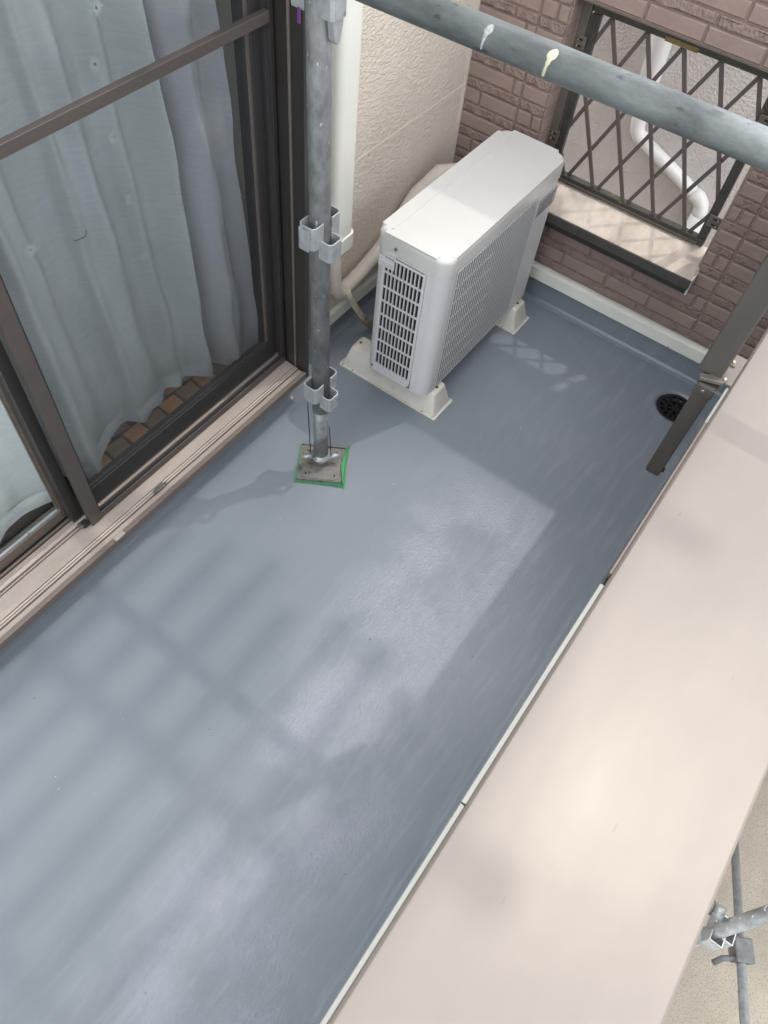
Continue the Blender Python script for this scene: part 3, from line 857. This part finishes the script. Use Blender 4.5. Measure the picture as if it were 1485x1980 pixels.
planA = [(-0.75, 1.16), (-0.68, 1.20), (-0.6, 1.16), (-0.5, 1.20), (-0.42, 1.165), (-0.30, 1.20), (-0.2, 1.165), (-0.08, 1.20), (0.02, 1.165), (0.10, 1.19),
         (0.18, 1.20), (0.25, 1.155), (0.33, 1.17), (0.385, 1.172), (0.447, 1.152)]
curtain('curtain', planA, 'pale grey sheer curtain behind the left glass door with its wavy hem on show', 'curtain', M['cloth_pale'], 0.135, 0.0, 0.2)
planB = [(0.470, 1.200), (0.500, 1.225), (0.545, 1.175), (0.575, 1.150), (0.625, 1.195), (0.690, 1.225), (0.740, 1.236), (0.766, 1.200), (0.815, 1.206), (0.852, 1.212), (0.893, 1.240),
         (0.925, 1.219), (0.955, 1.226), (0.985, 1.196), (1.010, 1.176), (1.018, 1.19)]
cb, ptsB, cyB = curtain('curtain', planB, 'wide grey-blue embroidered curtain with a pointed hem, behind the insect screen', 'curtain', M['cloth'], 0.095, 0.055, 0.35)
planC = [(1.015, 1.235), (1.045, 1.212), (1.070, 1.165), (1.097, 1.146), (1.118, 1.155), (1.150, 1.160), (1.185, 1.142)]
curtain('curtain', planC, 'narrow mauve-grey curtain with a gathered hem, nearest to the right window jamb', 'curtain', M['cloth_b'], 0.090, 0.085, 0.35)
# embroidered stars on the wide curtain
def star(x, z, y):
    mb = MB()
    for k in range(8):
        a = math.pi * k / 8
        d = Vector((math.cos(a), 0, math.sin(a))) * rnd.uniform(0.011, 0.016); w = Vector((-math.sin(a), 0, math.cos(a))) * 0.0008
        c = Vector((x, y, z))
        mb.quad([c - d - w, c + d - w, c + d + w, c - d + w])
    mb.build('embroidered_star', M['thread_white'], cb)
def surf_y(x, z):
    best = min(((p[0] - (p[0] - 0.35) * 0.055 * z, p[1], p[0]) for p in ptsB), key=lambda q: abs(q[0] - x))
    return cyB + (best[1] - cyB) * (1 + 0.25 * z / 1.6) - 0.004 + min(1.0, 0.15 + z * 1.6) * (0.0100 * math.sin(best[2] * 66 + 0.6 * math.sin(2.1 * z)) + 0.005 * math.sin(best[2] * 103 + 1.3 + 0.8 * z))
for (x, z) in ((0.885, 0.98), (0.891, 0.84), (0.895, 0.70), (0.901, 0.55), (0.906, 1.07), (0.62, 0.75)):
    star(x, z, surf_y(x, z - 0.095) - 0.006)

MB().tube([(0.738, surf_y(0.738, 0.56) - 0.002, 0.683), (0.744, surf_y(0.744, 0.56) - 0.003, 0.690), (0.756, surf_y(0.756, 0.56) - 0.003, 0.693), (0.764, surf_y(0.764, 0.56) - 0.003, 0.702)], 0.0007, 6).build('dark_stitch', M['strap'], cb)
# ------------------------------------------------------------------ parapet
pw = thing('parapet_wall', (0.3, -0.12, 0), 'balcony parapet capped by a broad shiny beige metal coping', 'parapet')
MB().box(-1.6, 2.03, -0.21, -0.046, -0.3, 0.955).build('wall', M['parapet'], pw)
MB().prism([(-0.2435, 0.990), (-0.2435, 0.945), (-0.240, 0.945), (-0.2395, 0.988), (-0.023, 0.992), (-0.0225, 0.965), (-0.0195, 0.965), (-0.019, 0.996), (-0.0225, 0.9995), (-0.240, 0.9955)],
           -1.6, 2.025, axis='x').build('coping', M['coping'], pw, bevel=0.0012)
MB().box(-1.6, 0.2040, -0.0189, -0.0140, 0.968, 0.9955).build('edge_strip', M['lip_grey'], pw, bevel=0.001)
MB().box(0.2055, 0.4960, -0.0189, -0.0137, 0.968, 0.9960).build('edge_strip', M['lip_grey'], pw, bevel=0.001)
MB().box(0.4965, 0.5140, -0.0189, -0.0170, 0.960, 0.985).build('strip_joint', M['rubber'], pw)
MB().box(0.5145, 0.8000, -0.0189, -0.0155, 0.962, 0.9955).build('edge_strip', M['lip_brown'], pw, bevel=0.001)
MB().box(0.8005, 0.8800, -0.0189, -0.0150, 0.962, 0.9955).build('edge_strip', M['lip_grey'], pw, bevel=0.001)

# ------------------------------------------------------------------ laundry pole holder
lp = thing('laundry_pole_holder', (0.885, 0.01, 0.98), 'dark bronze upright laundry bar bolted beside the coping above the drain', 'laundry bar')
def orbar(x0, x1, y0, y1, z0, z1): return MB().box(x0, x1, y0, y1, z0, z1)
lb = orbar(0.868, 0.892, -0.0045, 0.0195, 0.792, 0.992).build('lower_bar', M['holder'], lp, bevel=0.0015)
ub = orbar(0.8795, 0.9085, -0.003, 0.031, 1.000, 1.50).build('upper_bar', M['holder'], lp, bevel=0.002)
MB().box(0.866, 0.894, -0.0065, 0.0215, 0.974, 0.990)  .build('clamp_collar', M['holder'], lp, bevel=0.001)
MB().box(0.881, 0.945, -0.0192, 0.006, 0.9965, 1.0000).build('bracket_plate', M['lip_brown'], lp, bevel=0.0008)
MB().prism([(0.872, 0.024), (0.864, 0.021), (0.874, -0.008), (0.884, -0.0115), (0.889, -0.006)], 0.9975, 1.0035).build('hook_plate', M['bracket'], lp, bevel=0.0008)
MB().box(0.916, 0.927, -0.010, 0.002, 1.0003, 1.0030).build('tab', M['lip_brown'], lp, bevel=0.0008)
screw((0.8815, -0.0075, 1.0035), (0, 0, 1), 0.0026, M['brass'], lp)
screw((0.9215, -0.005, 1.003), (0, 0, 1), 0.0026, M['brass'], lp)
screw((0.8675, 0.009, 0.982), (-1, 0, 0), 0.003, M['screw'], lp)
MB().box(0.870, 0.890, -0.0025, 0.0175, 0.788, 0.7915).build('end_cap', M['bronze_dark'], lp)
MB().box(0.874, 0.880, -0.0075, -0.0046, 0.797, 0.803).build('stud', M['rubber'], lp)

# ------------------------------------------------------------------ outdoor unit
ac = thing('air_conditioner', (1.64, 0.76, 0.085), 'white and grey air conditioner outdoor unit standing on two cream blocks', 'air conditioner')
AX0, AX1, AY0, AY1, AZ0, AZ1 = 1.335, 1.945, 0.658, 0.866, 0.088, 0.5125
MB().prism(rrect(AX0, AX1, AY0, AY1, [0.034, 0.032, 0.024, 0.034], 8), AZ0, AZ1).build('body', M['ac_body'], ac, bevel=0.002)
def lid_piece(name, x0, x1, y0, y1, rr, z0, z1, bev):
    mb = MB().prism(rrect(x0, x1, y0, y1, rr, 8), z0, z1)
    top = [e for e in mb.bm.edges if all(abs(v.co.z - z1) < 1e-6 for v in e.verts)]
    bmesh.ops.bevel(mb.bm, geom=top, offset=bev, segments=6, affect='EDGES', profile=0.5)
    o = mb.build(name, M['ac_white'], ac)
    for p_ in o.data.polygons: p_.use_smooth = True
    o.data.set_sharp_from_angle(angle=math.radians(35))
    return o
LX0, LX1 = 1.3325, 1.9480
lid_piece('lid', LX0, LX1, 0.6555, 0.8690, [0.036, 0.034, 0.026, 0.036], 0.5130, 0.5650, 0.016)
mb = MB()
mb.box(LX0 + 0.020, LX1 - 0.022, 0.8300, 0.8315, 0.5646, 0.5662)
mb.box(LX0 + 0.020, LX1 - 0.022, 0.8380, 0.8392, 0.5646, 0.5662)
mb.build('lid_seam', M['ac_grille'], ac)
MB().box(LX0 + 0.021, LX1 - 0.023, 0.8316, 0.8379, 0.5640, 0.5666).build('lid_rib', M['ac_white'], ac)
MB().box(LX0 - 0.001, LX0 + 0.004, 0.806, 0.836, 0.497, 0.5128).build('lid_tab', M['ac_body'], ac, bevel=0.001)
# side grille (x = AX0)
sg_y0, sg_y1, sg_z0, sg_z1 = 0.711, 0.8385, 0.098, 0.506
MB().box(AX0 - 0.0010, AX0 + 0.002, sg_y0 + 0.003, sg_y1 - 0.003, sg_z0 + 0.03, sg_z1 - 0.003).build('side_recess', M['dark'], ac)
mb = MB()
ncol, nrow = 10, 8
pz0, pz1 = sg_z0 + 0.028, sg_z1 - 0.006
py0, py1 = sg_y0 + 0.006, sg_y1 - 0.005
for i in range(ncol + 1):
    y = py0 + (py1 - py0) * i / ncol
    top = pz1 if y < 0.805 else pz1 - 0.032
    mb.box(AX0 - 0.0055, AX0 - 0.0012, y - 0.0016, y + 0.0016, sg_z0 + 0.002, top)
for j in range(nrow + 1):
    z = pz0 + (pz1 - pz0) * j / nrow
    mb.box(AX0 - 0.0062, AX0 - 0.0014, py0 - 0.004, (py1 + 0.004) if j < nrow else 0.806, z - 0.0019, z + 0.0019)
mb.box(AX0 - 0.0058, AX0 - 0.0013, sg_y0, sg_y0 + 0.005, sg_z0, sg_z1)
mb.box(AX0 - 0.0057, AX0 - 0.0011, sg_y1 - 0.004, sg_y1, sg_z0, sg_z1 - 0.035)
mb.box(AX0 - 0.0056, AX0 - 0.0012, sg_y0, sg_y1, sg_z0 - 0.001, sg_z0 + 0.0275)
mb.box(AX0 - 0.0059, AX0 - 0.0012, 0.805, sg_y1 + 0.014, sg_z1 - 0.038, sg_z1 - 0.012)
mb.build('side_grille', M['ac_body'], ac)
MB().box(AX0 - 0.0075, AX0 - 0.005, 0.808, 0.846, sg_z1 - 0.033, sg_z1 - 0.020, bevel=0.001).build('handle_recess', M['ac_grille'], ac)
screw((LX0 - 0.002, 0.806, 0.533), (-1, 0, 0), 0.0045, M['screw'], ac)
screw((AX0 - 0.001, 0.845, 0.106), (-1, 0, 0), 0.0038, M['screw'], ac)
screw((AX0 - 0.006, 0.714, 0.106), (-1, 0, 0), 0.0038, M['screw'], ac)
# front grille (y = AY0)
fx0, fx1, fz0, fz1 = 1.392, 1.802, 0.100, 0.505
MB().box(fx0, fx1, AY0 - 0.0010, AY0 + 0.002, fz0, fz1).build('front_recess', mat('dim_grille_gap', (0.02, 0.021, 0.023, 1), 0.7), ac)
mb = MB()
nr = 34
for i in range(nr + 1):
    x = fx0 + (fx1 - fx0) * i / nr
    mb.box(x - 0.0026, x + 0.0026, AY0 - 0.0028, AY0 - 0.0011, fz0, fz1)
for j in range(1, 8):
    z = fz0 + (fz1 - fz0) * j / 8
    x1_ = min(fx1, 1.610 - 0.010 * abs(j - 4))
    mb.box(fx0, x1_, AY0 - 0.0026, AY0 - 0.0013, z - 0.0013, z + 0.0013)
mb.box(fx0 - 0.003, fx1 + 0.003, AY0 - 0.0020, AY0 - 0.0008, fz1, fz1 + 0.003)
mb.box(fx0 - 0.003, fx1 + 0.003, AY0 - 0.0020, AY0 - 0.0008, fz0 - 0.003, fz0)
mb.build('front_grille', M['ac_grille'], ac)
lab = MB().box(1.822, 1.925, AY0 - 0.0022, AY0 + 0.001, 0.432, 0.486, bevel=0.0008).build('name_plate', M['ac_label'], ac)
mb = MB()
for q in range(5):
    zz = 0.476 - q * 0.009
    xx = 1.834
    while xx < 1.905:
        w = rnd.uniform(0.004, 0.012)
        mb.box(xx, xx + w, AY0 - 0.0028, AY0 - 0.0023, zz - 0.0022, zz + 0.0018)
        xx += w + rnd.uniform(0.002, 0.006)
mb.build('raised_marks', M['ac_print'], lab)
MB().box(1.40, 1.90, 0.70, 0.83, 0.0855, 0.0875).build('underside', M['bronze_dark'], ac)

# mounting blocks
def block(x0, label):
    b = thing('mounting_block', (x0 + 0.052, 0.8, 0), label, 'mounting block', 'mounting blocks under the outdoor unit')
    w, y0, y1 = 0.106, 0.620, 0.980
    MB().prism(rrect(x0, x0 + w, y0, y1, 0.006, 3), 0.0, 0.006).build('flange', M['block'], b, bevel=0.001)
    mb = MB(); bm = mb.bm
    def ringr(ix, iy, z): return [bm.verts.new((px, py, z)) for px, py in rrect(x0 + ix, x0 + w - ix, y0 + iy, y1 - iy, 0.008, 3)]
    rs = [ringr(0.006, 0.007, 0.0058), ringr(0.021, 0.026, 0.074), ringr(0.0235, 0.030, 0.0775), ringr(0.030, 0.036, 0.080)]
    for A, B in zip(rs[:-1], rs[1:]):
        for i in range(len(A)):
            bm.faces.new((A[i], A[(i + 1) % len(A)], B[(i + 1) % len(A)], B[i])).smooth = True
    bm.faces.new(rs[-1]); bm.faces.new(rs[0][::-1])
    ob_ = mb.build('block', M['block'], b); ob_.data.set_sharp_from_angle(angle=math.radians(30))
    MB().box(x0 + 0.036, x0 + w - 0.036, 0.70, 0.84, 0.0802, 0.0875).build('pad', M['rubber'], b)
    for yy in (0.644, 0.925):
        MB().tube([(x0 + 0.053, yy + 0.014, 0.0800), (x0 + 0.053, yy + 0.014, 0.0808)], 0.0055, 12).build('stain_ring', M['rust'], b)
        MB().tube([(x0 + 0.053, yy + 0.014, 0.0806), (x0 + 0.053, yy + 0.014, 0.0815)], 0.0034, 12).build('bolt_hole', M['dark'], b)
    for (xx, yy) in ((x0 + 0.007, y0 + 0.012), (x0 + w - 0.007, y0 + 0.012), (x0 + 0.004, y0 + 0.05), (x0 + 0.006, y1 - 0.012), (x0 + 0.004, y1 - 0.05)):
        MB().tube([(xx, yy, 0.0058), (xx, yy, 0.0066)], 0.0028, 10).build('fixing_hole', M['hose_cuff'], b)
    return b
block(1.354, 'nearer cream trapezoid block under the slotted end of the outdoor unit')
block(1.832, 'farther cream block, mostly hidden beneath the outdoor unit')

# ------------------------------------------------------------------ pipe cover, pipes and hose
pc = thing('pipe_cover', (1.385, 1.04, 1.0), 'white plastic pipe cover running down the wall beside the scaffold post', 'pipe cover')
mb = MB().prism(rrect(1.345, 1.425, 1.000, 1.0640, [0.020, 0.001, 0.001, 0.020], 6), 0.44, 2.9)
mb.build('cover', M['duct'], pc, bevel=0.001)
MB().prism(rrect(1.340, 1.430, 0.995, 1.0640, [0.022, 0.001, 0.001, 0.022], 6), 0.395, 0.439).build('end_collar', M['duct'], pc, bevel=0.002)
ip = MB().tube([(1.385, 1.034, 0.42), (1.385, 1.034, 0.30), (1.388, 1.032, 0.250), (1.405, 1.032, 0.222), (1.44, 1.032, 0.215), (1.52, 1.034, 0.226), (1.61, 1.034, 0.250),
                (1.70, 1.030, 0.296), (1.78, 1.024, 0.352), (1.865, 1.005, 0.392), (1.925, 0.96, 0.395), (1.935, 0.875, 0.36)],
               [0.022, 0.022, 0.022, 0.023, 0.022, 0.021, 0.022, 0.026, 0.029, 0.030, 0.027, 0.022], 16).build('insulated_pipe', M['wrap'])
tag(ip, 'cream tape-wrapped pipe curling from the pipe cover to the back of the outdoor unit', 'pipe')
for i in range(6):
    pass
dh = thing('drain_hose', (1.5, 1.0, 0.1), 'thin beige drain hose with a ribbed brown cuff behind the near block', 'hose')
MB().tube([(1.425, 1.012, 0.225), (1.438, 1.010, 0.195), (1.462, 1.005, 0.145), (1.490, 1.000, 0.095), (1.515, 0.996, 0.055)], 0.0095, 14).build('hose', M['hose'], dh)
a_, b_ = Vector((1.508, 0.997, 0.066)), Vector((1.548, 0.985, 0.012))
path, rad = [], []
for i in range(15):
    path.append(a_.lerp(b_, i / 14)); rad.append(0.0135 if i % 4 < 2 else 0.0108)
MB().tube(path, rad, 16).build('ribbed_cuff', M['hose_cuff'], dh)

# ------------------------------------------------------------------ scaffold post
BX, BY = 1.0135, 0.778
def postp(z): return Vector((1.0135 + 0.0075 * z, 0.779 + 0.026 * z, z))
sp = thing('scaffold_post', (BX, BY, 0), 'galvanised scaffold post with wedge pockets standing on a square base plate', 'scaffold post')
MB().tube([postp(0.235), postp(1.9)], 0.0215, 28).build('pipe', M['galv'], sp)
MB().tube([postp(0.058), postp(0.2345)], 0.0196, 28).build('lower_sleeve', M['galv'], sp)
# jack screw with thread
path, rad = [], []
for i in range(30):
    path.append(postp(0.010 + 0.060 * i / 29)); rad.append(0.0150 if i % 3 else 0.0165)
MB().tube(path, rad, 20).build('jack_screw', M['thread'], sp)
nut = MB().tube([postp(0.030), postp(0.036), postp(0.052), postp(0.053), postp(0.044)], [0.0175, 0.0225, 0.0275, 0.0245, 0.0210], 24, caps=False).build('jack_nut', M['galv_new'], sp)
ang = math.radians(-57.7)
hv = Vector((0.045, -0.07, 0)).normalized()
hv = Vector((math.cos(math.radians(-50)), math.sin(math.radians(-50)), 0))
for s_ in (-1, 1):
    c_ = postp(0.042)
    MB().tube([c_ + hv * s_ * 0.020, c_ + hv * s_ * 0.053], 0.0078, 12).build('handle', M['galv_new'], nut)
m4 = Matrix.Translation((BX, BY, 0)) @ Matrix.Rotation(ang, 4, 'Z')
bp_ = MB()
bp_.prism(rrect(-0.0625, 0.0625, -0.0625, 0.0625, 0.003, 2), 0.0025, 0.0085, mtx=m4)
bp_.box(-0.0615, 0.0615, -0.0620, -0.0600, 0.0085, 0.0140, m4)
bp_.box(-0.0615, 0.0615, 0.0600, 0.0620, 0.0085, 0.0140, m4)
base = bp_.build('base_plate', M['plate'], sp, bevel=0.0008)
MB().prism(rrect(-0.055, 0.055, -0.055, 0.055, 0.018, 4), 0.0086, 0.0112, mtx=m4).build('raised_plate', M['plate'], base, bevel=0.0012)
for (a, b) in ((0.04, 0.04), (-0.04, 0.04), (0.04, -0.04), (-0.04, -0.04)):
    p = m4 @ Vector((a, b, 0))
    MB().tube([(p.x, p.y, 0.0104), (p.x, p.y, 0.0118)], 0.0062, 14).build('bolt', M['thread'], base)
    MB().tube([(p.x, p.y, 0.0117), (p.x, p.y, 0.0121)], 0.0032, 12).build('bolt_hole', M['dark'], base)
# wedge pockets
def pocket(zc, ang_deg, out=0.0, h=0.044, m=None):
    d = Vector((math.cos(math.radians(ang_deg)), math.sin(math.radians(ang_deg)), 0)); s_ = Vector((-d.y, d.x, 0))
    c = postp(zc); t = 0.0028; w = 0.019; a0, a1 = 0.013, 0.043
    mb = MB()
    def slab(p, q, th):
        dd = (q - p).normalized(); nn = Vector((-dd.y, dd.x, 0)) * th / 2
        lo = [p - nn, p + nn, q + nn, q - nn]
        v = [mb.bm.verts.new(x + Vector((0, 0, zc - c.z - h / 2 + 0))) for x in lo] + [mb.bm.verts.new(x + Vector((0, 0, zc - c.z + h / 2))) for x in lo]
        for f in ((0, 3, 2, 1), (4, 5, 6, 7), (0, 1, 5, 4), (1, 2, 6, 5), (2, 3, 7, 6), (3, 0, 4, 7)):
            mb.bm.faces.new([v[i] for i in f])
    r = 0.006
    slab(c + d * a0 - s_ * w, c + d * (a1 - r) - s_ * w, t)
    slab(c + d * (a1 - r) - s_ * w, c + d * a1 - s_ * (w - r), t)
    slab(c + d * a1 - s_ * (w - r), c + d * a1 + s_ * (w - r), t)
    slab(c + d * a1 + s_ * (w - r), c + d * (a1 - r) + s_ * w, t)
    slab(c + d * a0 + s_ * w, c + d * (a1 - r) + s_ * w, t)
    return mb.build('wedge_pocket', m or M['galv_new'], sp, bevel=0.0006)
for z in (0.290, 0.735, 1.18, 1.625):
    for a in (270, 90):
        pocket(z, a)
    for a in (180, 0):
        pocket(z + 0.034, a, h=0.05)
# band that ties the plate up to the post
MB().tube([postp(0.27) + Vector((-0.030, 0.018, 0)), postp(0.05) + Vector((-0.014, 0.026, 0))], 0.0014, 8).build('black_band', M['strap'], sp)
MB().tube([postp(0.17) + Vector((0.012, -0.019, 0)), postp(0.05) + Vector((0.012, -0.026, 0))], 0.0014, 8).build('black_band', M['strap'], sp)
# ledger wedge seated in the pocket on the parapet side
wt = postp(1.15)
MB().prism([(wt.x - 0.012, 1.215), (wt.x + 0.014, 1.215), (wt.x + 0.013, 1.150), (wt.x + 0.006, 1.122), (wt.x - 0.001, 1.118), (wt.x - 0.008, 1.126), (wt.x - 0.012, 1.150)],
           wt.y - 0.040, wt.y - 0.026, axis='y').build('wedge', M['galv_new'], sp, bevel=0.002)
pt = postp(1.155)
MB().box(pt.x - 0.030, pt.x - 0.028, pt.y + 0.013, pt.y + 0.019, 1.142, 1.165, bevel=0.0008).build('purple_tag', M['purple'], sp)

# green masking sheet under the plate
mb = MB(); bm = mb.bm
tp = []
for (a, b) in ((-0.0655, 0.0660), (0.0, 0.0655), (0.064, 0.0665), (0.0740, 0.0760), (0.0720, 0.058), (0.0700, 0.0), (0.0730, -0.0720), (0.0, -0.0655),
               (-0.0700, -0.0670), (-0.0680, -0.060), (-0.0655, 0.0)):
    p_ = m4 @ Vector((a, b, 0)); tp.append((p_.x, p_.y))
vs = []
cxy = (BX, BY)
inner = [bm.verts.new((cxy[0] + (x - cxy[0]) * 0.8, cxy[1] + (y - cxy[1]) * 0.8, 0.0022)) for x, y in tp]
outer = [bm.verts.new((x, y, 0.0016 + rnd.uniform(0, 0.006))) for x, y in tp]
for i in range(len(tp)):
    j = (i + 1) % len(tp)
    bm.faces.new((inner[i], outer[i], outer[j], inner[j]))
bm.faces.new(inner[::-1])
q = m4
for (a, b, h) in ((0.066, 0.02, 0.012), (0.067, -0.03, 0.016)):
    p0 = q @ Vector((-0.07, -0.0635, 0.002)); 
e0, e1 = m4 @ Vector((-0.068, -0.0655, 0.002)), m4 @ Vector((0.068, -0.0665, 0.002))
vv = [bm.verts.new(e0), bm.verts.new(e1), bm.verts.new(e1 + Vector((0, 0, 0.012))), bm.verts.new(e0 + Vector((0, 0, 0.006)))]
e0, e1 = m4 @ Vector((0.0655, -0.068, 0.002)), m4 @ Vector((0.0665, 0.068, 0.002))
mid_ = (e0 + e1) / 2 - (m4.to_3x3() @ Vector((0.010, 0, 0))) + Vector((0, 0, 0.014))
v2 = [bm.verts.new(e0), bm.verts.new(e1), bm.verts.new(e1 + Vector((0, 0, 0.010))), bm.verts.new(mid_), bm.verts.new(e0 + Vector((0, 0, 0.014)))]
bm.faces.new(vv); bm.faces.new(v2)
o = mb.build('masking_tape', M['tape']); tag(o, 'bright green masking tape crumpled under the scaffold base plate', 'tape')
sm = o.modifiers.new('t', 'SOLIDIFY'); sm.thickness = 0.0004

# ------------------------------------------------------------------ scaffold rail crossing the view
sr = thing('scaffold_rail', (0.94, 0.42, 1.262), 'weathered grey scaffold rail crossing above the outdoor unit with cream paint drips', 'scaffold rail')
ra, rb = Vector((0.930, 0.090, 1.270)), Vector((0.930, 0.421, 1.266))
dv = (rb - ra).normalized()
p0, p1 = ra - dv * 1.2, ra + dv * 0.95
MB().tube([p0, p1], 0.0205, 36).build('pipe', M['galv_rail'], sr)
# paint drips on the near side of the pipe
def on_pipe(t, phi, rr=0.0210):
    c = ra + dv * t
    up_ = (Vector((0, 0, 1)) - dv * dv.z).normalized(); sd_ = dv.cross(up_)
    # sd_ points roughly away; camera side is -x
    if sd_.x > 0: sd_ = -sd_
    return c + (up_ * math.cos(phi) + sd_ * math.sin(phi)) * rr
def drip(t, phi0, phi1, w, m, nm='paint_drip'):
    mb = MB(); n = 10
    L1, L2 = [], []
    for i in range(n + 1):
        f_ = i / n
        ph = phi0 + (phi1 - phi0) * f_
        ww = w * (1.0 if f_ < 0.38 else (0.32 if f_ > 0.5 else 0.5)) * (0.35 + 0.65 * min(1, f_ * 8)) * rnd.uniform(0.85, 1.1)
        L1.append(mb.bm.verts.new(on_pipe(t - ww + 0.006 * f_, ph)))
        L2.append(mb.bm.verts.new(on_pipe(t + ww + 0.006 * f_, ph)))
    md = [mb.bm.verts.new(on_pipe(t + 0.006 * i / n, phi0 + (phi1 - phi0) * i / n, 0.0220)) for i in range(n + 1)]
    for i in range(n):
        mb.bm.faces.new((L1[i], L1[i + 1], md[i + 1], md[i])); mb.bm.faces.new((md[i], md[i + 1], L2[i + 1], L2[i]))
    mb.build(nm, m, sr, smooth=True)
M['cream_paint'] = mat('cream_paint', (0.46, 0.45, 0.34, 1), 0.4)
M['old_paint'] = mat('flaked_white_paint', (0.28, 0.30, 0.29, 1), 0.5, 0, 0.5, 160)
drip(0.275, 0.45, 2.1, 0.0062, M['cream_paint'])
drip(0.365, 0.50, 2.0, 0.0055, M['old_paint'])

# ------------------------------------------------------------------ outer scaffolding, below the coping
os_ = thing('outer_scaffold_post', (0.85, -0.86, -0.9), 'grey scaffold pipe with a wedge pocket poking out beyond the coping', 'scaffold post')
qa, qb = Vector((0.826, -0.860, -1.00)), Vector((0.935, -0.905, -0.40))
MB().tube([qa - (qb - qa) * 3.2, qb + (qb - qa) * 0.6], 0.0215, 24).build('pipe', M['galv'], os_)
dq = (qb - qa).normalized()
def pocket2(c, d, h=0.05):
    d = Vector(d).normalized(); s_ = dq.cross(d).normalized()
    mb = MB()
    for (a, b, t) in ((d * 0.012 - s_ * 0.02, d * 0.044 - s_ * 0.02, 0.0028), (d * 0.044 - s_ * 0.02, d * 0.044 + s_ * 0.02, 0.0028), (d * 0.012 + s_ * 0.02, d * 0.044 + s_ * 0.02, 0.0028)):
        dd = (b - a).normalized(); nn = dq.cross(dd) * t / 2
        lo = [c + a - nn, c + a + nn, c + b + nn, c + b - nn]
        v = [mb.bm.verts.new(x - dq * h / 2) for x in lo] + [mb.bm.verts.new(x + dq * h / 2) for x in lo]
        for f in ((0, 3, 2, 1), (4, 5, 6, 7), (0, 1, 5, 4), (1, 2, 6, 5), (2, 3, 7, 6), (3, 0, 4, 7)):
            mb.bm.faces.new([v[i] for i in f])
    mb.build('wedge_pocket', M['galv_new'], os_)
cj = qa + dq * 0.21
for d in ((-1, 0, 0.1), (0, -1, 0), (1, 0, 0)):
    pocket2(cj, d)
MB().tube([Vector((0.888, -0.835, -0.712)), Vector((0.878, -0.60, -0.70))], 0.020, 20).build('ledger_tube', M['galv'], os_)
MB().tube([Vector((0.889, -0.845, -0.712)), Vector((0.886, -0.812, -0.711))], 0.0225, 20).build('ledger_collar', M['galv'], os_)
os2 = thing('scaffold_brace', (1.4, -1.5, -2.3), 'long lower scaffold pipe lying deeper, below the wedge pocket beyond the coping', 'scaffold brace')
ba, bb = Vector((1.836, -1.436, -2.515)), Vector((1.085, -1.623, -2.225))
db = bb - ba
MB().tube([ba - db * 0.5, bb + db * 0.6], 0.0215, 20).build('pipe', mat('shade_darkened_pipe', (0.16, 0.17, 0.17, 1), 0.6, 0.3, 0.3, 25), os2)  # grey darkened to carry the shade this lower pipe lies in
M['galv_dark'] = mat('dull_dark_steel', (0.11, 0.115, 0.115, 1), 0.6, 0.3, 0.35, 25)
mdp = ba + db * 0.60
MB().box(-0.05, 0.06, -0.045, 0.045, -0.04, 0.05, Matrix.Translation(mdp) @ Matrix.Rotation(0.5, 4, 'Z'), bevel=0.008).build('clamp', M['galv_dark'], os2)
MB().tube([mdp + Vector((-0.03, 0.0, 0.02)), mdp + Vector((-0.09, 0.075, 0.03)), mdp + Vector((-0.12, 0.09, -0.01))], 0.014, 10).build('clamp_lever', M['galv_dark'], os2)

# ------------------------------------------------------------------ unseen slatted deck overhead, added only to cast stripes on the floor
DZ = 3.4
wk = thing('stripe_caster', (1.5, 0.0, DZ), 'unseen slatted deck overhead, added to cast the striped shade on the floor', 'shade caster')
ox, oy = 0.45 * DZ, -0.19 * DZ
def shade(name, x0, x1, y0, y1, z=DZ):
    MB().box(x0 + ox, x1 + ox, y0 + oy, y1 + oy, z, z + 0.03).build(name, M['caster_board'], wk)
for i in range(-1, 6):
    yc = 0.797 - 0.123 * i
    shade('caster_slat', -1.6, 0.66 + 0.05 * math.sin(i * 2.3), yc - 0.020, yc + 0.020)
for xc, w in ((0.155, 0.020), (-0.30, 0.02)):
    shade('caster_crossbar', xc - w, xc + w, 0.10, 0.98, DZ - 0.035)

print('objects', len(bpy.data.objects))
